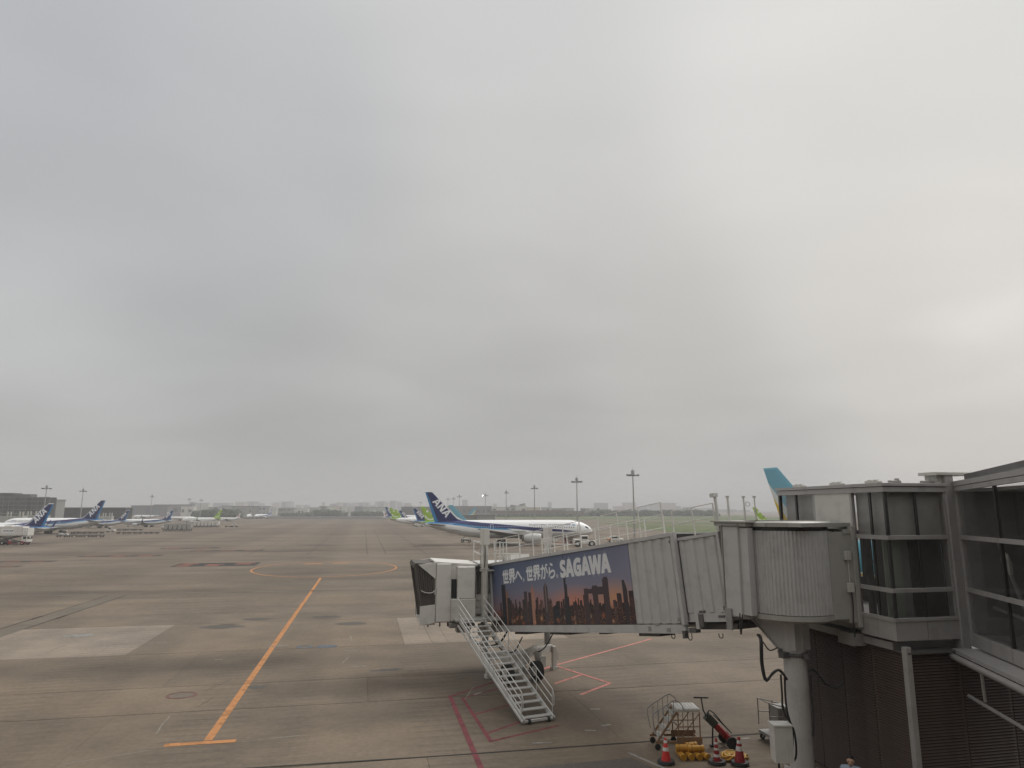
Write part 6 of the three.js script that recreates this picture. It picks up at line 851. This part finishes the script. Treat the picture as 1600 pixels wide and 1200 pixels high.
{ // person walking past the louvred wall: one continuous body meshed from a field, clothes over it
  const top = at(1328, 1180.5, 20.3), H = 1.72, foot = top.y - H;
  const t = thing('person', 'person with short dark hair and light blue shirt beside the louvred wall', 'person', [top.x, foot, top.z], -0.5);
  const sm = (a, b, k) => { const h2 = Math.max(k - Math.abs(a - b), 0) / k; return Math.min(a, b) - h2 * h2 * k * 0.25; };
  const cap = (p, a, ra, b, rb) => { const pa = p.clone().sub(a), ba = b.clone().sub(a), h2 = Math.min(1, Math.max(0, pa.dot(ba) / ba.dot(ba))); return pa.addScaledVector(ba, -h2).length() - (ra + (rb - ra) * h2); };
  function field(name, bones, res, c, half, mat, k, cut) {
    const mc = new MarchingCubes(res, mat, false, false, 400000); mc.isolation = 0; const p = V();
    for (let z = 0; z < res; z++) for (let y = 0; y < res; y++) for (let x = 0; x < res; x++) { p.set(c.x + (x - res / 2) / (res / 2) * half, c.y + (y - res / 2) / (res / 2) * half, c.z + (z - res / 2) / (res / 2) * half); let d = 9; for (const [a, ra, b, rb, kk] of bones) d = sm(d, cap(p, a, ra, b, rb), kk ?? k); if (cut) d = Math.max(d, cut(p)); mc.field[x + y * res + z * res * res] = -d; }
    mc.update(); const n = mc.count ?? mc.geometry.drawRange.count, g = new THREE.BufferGeometry(); g.setAttribute('position', new THREE.BufferAttribute(mc.positionArray.slice(0, n * 3), 3)); g.setAttribute('normal', new THREE.BufferAttribute(mc.normalArray.slice(0, n * 3), 3)); g.scale(half, half, half).translate(c.x, c.y, c.z); g.computeVertexNormals(); return new MB().add(g);
  }
  const A = (x, y, z) => V(x, y, z), mir = (b) => b.flatMap(([a, ra, c, rc, k]) => [[a, ra, c, rc, k], [A(-a.x, a.y, a.z), ra, A(-c.x, c.y, c.z), rc, k]]);
  const head = [[A(0, 1.6, 0.0), 0.088, A(0, 1.62, -0.02), 0.092], [A(0, 1.54, 0.045), 0.055, A(0, 1.52, 0.06), 0.042], [A(0, 1.575, 0.088), 0.012, A(0, 1.55, 0.108), 0.014, 0.015], [A(0, 1.5, -0.01), 0.056, A(0, 1.4, -0.02), 0.06], ...mir([[A(0.085, 1.58, -0.005), 0.018, A(0.09, 1.56, -0.01), 0.012, 0.01], [A(0.032, 1.605, 0.075), 0.016, A(0.036, 1.605, 0.075), 0.016, 0.02]])];
  const arms = mir([[A(0.19, 1.38, -0.01), 0.055, A(0.25, 1.1, -0.02), 0.043], [A(0.25, 1.1, -0.02), 0.042, A(0.26, 0.86, 0.06), 0.028], [A(0.26, 0.86, 0.06), 0.03, A(0.262, 0.78, 0.08), 0.034], [A(0.25, 0.77, 0.1), 0.01, A(0.25, 0.7, 0.12), 0.008, 0.01], [A(0.262, 0.765, 0.09), 0.01, A(0.265, 0.685, 0.1), 0.008, 0.01], [A(0.272, 0.765, 0.075), 0.01, A(0.276, 0.69, 0.085), 0.008, 0.01], [A(0.275, 0.77, 0.06), 0.009, A(0.282, 0.71, 0.068), 0.007, 0.01], [A(0.245, 0.82, 0.1), 0.011, A(0.232, 0.77, 0.125), 0.009, 0.01]]);
  const torso = [[A(0, 1.3, 0), 0.13, A(0, 1.05, 0), 0.115], ...mir([[A(0.09, 1.32, -0.01), 0.11, A(0.07, 1.02, 0), 0.1], [A(0.08, 1.4, -0.015), 0.055, A(0.19, 1.38, -0.01), 0.058]])];
  const legs = [...mir([[A(0.08, 0.98, 0), 0.1, A(0.09, 0.9, 0), 0.095]]), [A(0.09, 0.88, 0), 0.085, A(0.1, 0.48, 0.08), 0.058], [A(0.1, 0.48, 0.08), 0.055, A(0.1, 0.09, 0.02), 0.038], [A(-0.09, 0.88, 0), 0.085, A(-0.1, 0.48, -0.04), 0.058], [A(-0.1, 0.48, -0.04), 0.055, A(-0.1, 0.1, -0.2), 0.038]];
  const b = field('body', [...head, ...torso, ...arms, ...legs], 110, A(0, 0.86, 0), 0.92, M.skin, 0.04).build('body', M.skin, t);
  field('hair', [[A(0, 1.625, -0.025), 0.1, A(0, 1.645, -0.01), 0.093], [A(0, 1.56, -0.06), 0.055, A(0, 1.6, -0.06), 0.07], [A(0, 1.69, 0.04), 0.03, A(0, 1.68, -0.06), 0.04]], 44, A(0, 1.62, 0), 0.18, M.hair, 0.03, (p) => Math.min(1, (p.z - 0.0) * 0.8 - (p.y - 1.62))).build('hair', M.hair, b);
  const grow = (l, r) => l.map(([a, ra, c, rc, k]) => [a, ra + r, c, rc + r, k]);
  field('shirt', [...grow(torso, 0.016), ...grow(mir([[A(0.19, 1.38, -0.01), 0.055, A(0.235, 1.16, -0.02), 0.05]]), 0.014), [A(0, 1.42, -0.015), 0.075, A(0, 1.4, -0.02), 0.09]], 84, A(0, 1.2, 0), 0.36, M.shirt, 0.05, (p) => 0.97 - p.y).build('shirt', M.shirt, b);
  field('trousers', grow(legs, 0.016), 90, A(0, 0.52, -0.04), 0.56, M.trousers, 0.05, (p) => Math.max(p.y - 1.0, 0.1 - p.y)).build('trousers', M.trousers, b);
  for (const [x, z, y] of [[0.1, 0.05, 0], [-0.1, -0.17, 0.02]]) field('shoe', [[A(x, 0.06 + y, z - 0.06), 0.045, A(x, 0.045 + y, z + 0.14), 0.038]], 40, A(x, 0.07, z + 0.03), 0.2, M.black, 0.02, (p) => -p.y).build('shoe', M.black, b);
  new MB().add(new THREE.SphereGeometry(0.011, 10, 8).translate(0.032, 1.6, 0.09)).add(new THREE.SphereGeometry(0.011, 10, 8).translate(-0.032, 1.6, 0.09)).build('eyes', M.black, b);
  new MB().tube([V(-0.024, 1.522, 0.094), V(0, 1.519, 0.103), V(0.024, 1.522, 0.094)], 0.005, 6, 8).build('mouth', M.rust, b);
  new MB().prism([[-0.08, 1.45], [-0.02, 1.38], [0.02, 1.38], [0.08, 1.45], [0.06, 1.47], [0, 1.41], [-0.06, 1.47]], 0.055, 0.07).build('collar', M.white, b);
}
scene.traverse((o) => { if (o.isMesh) { o.castShadow = true; o.receiveShadow = true; } });
renderer.render(scene, camera);
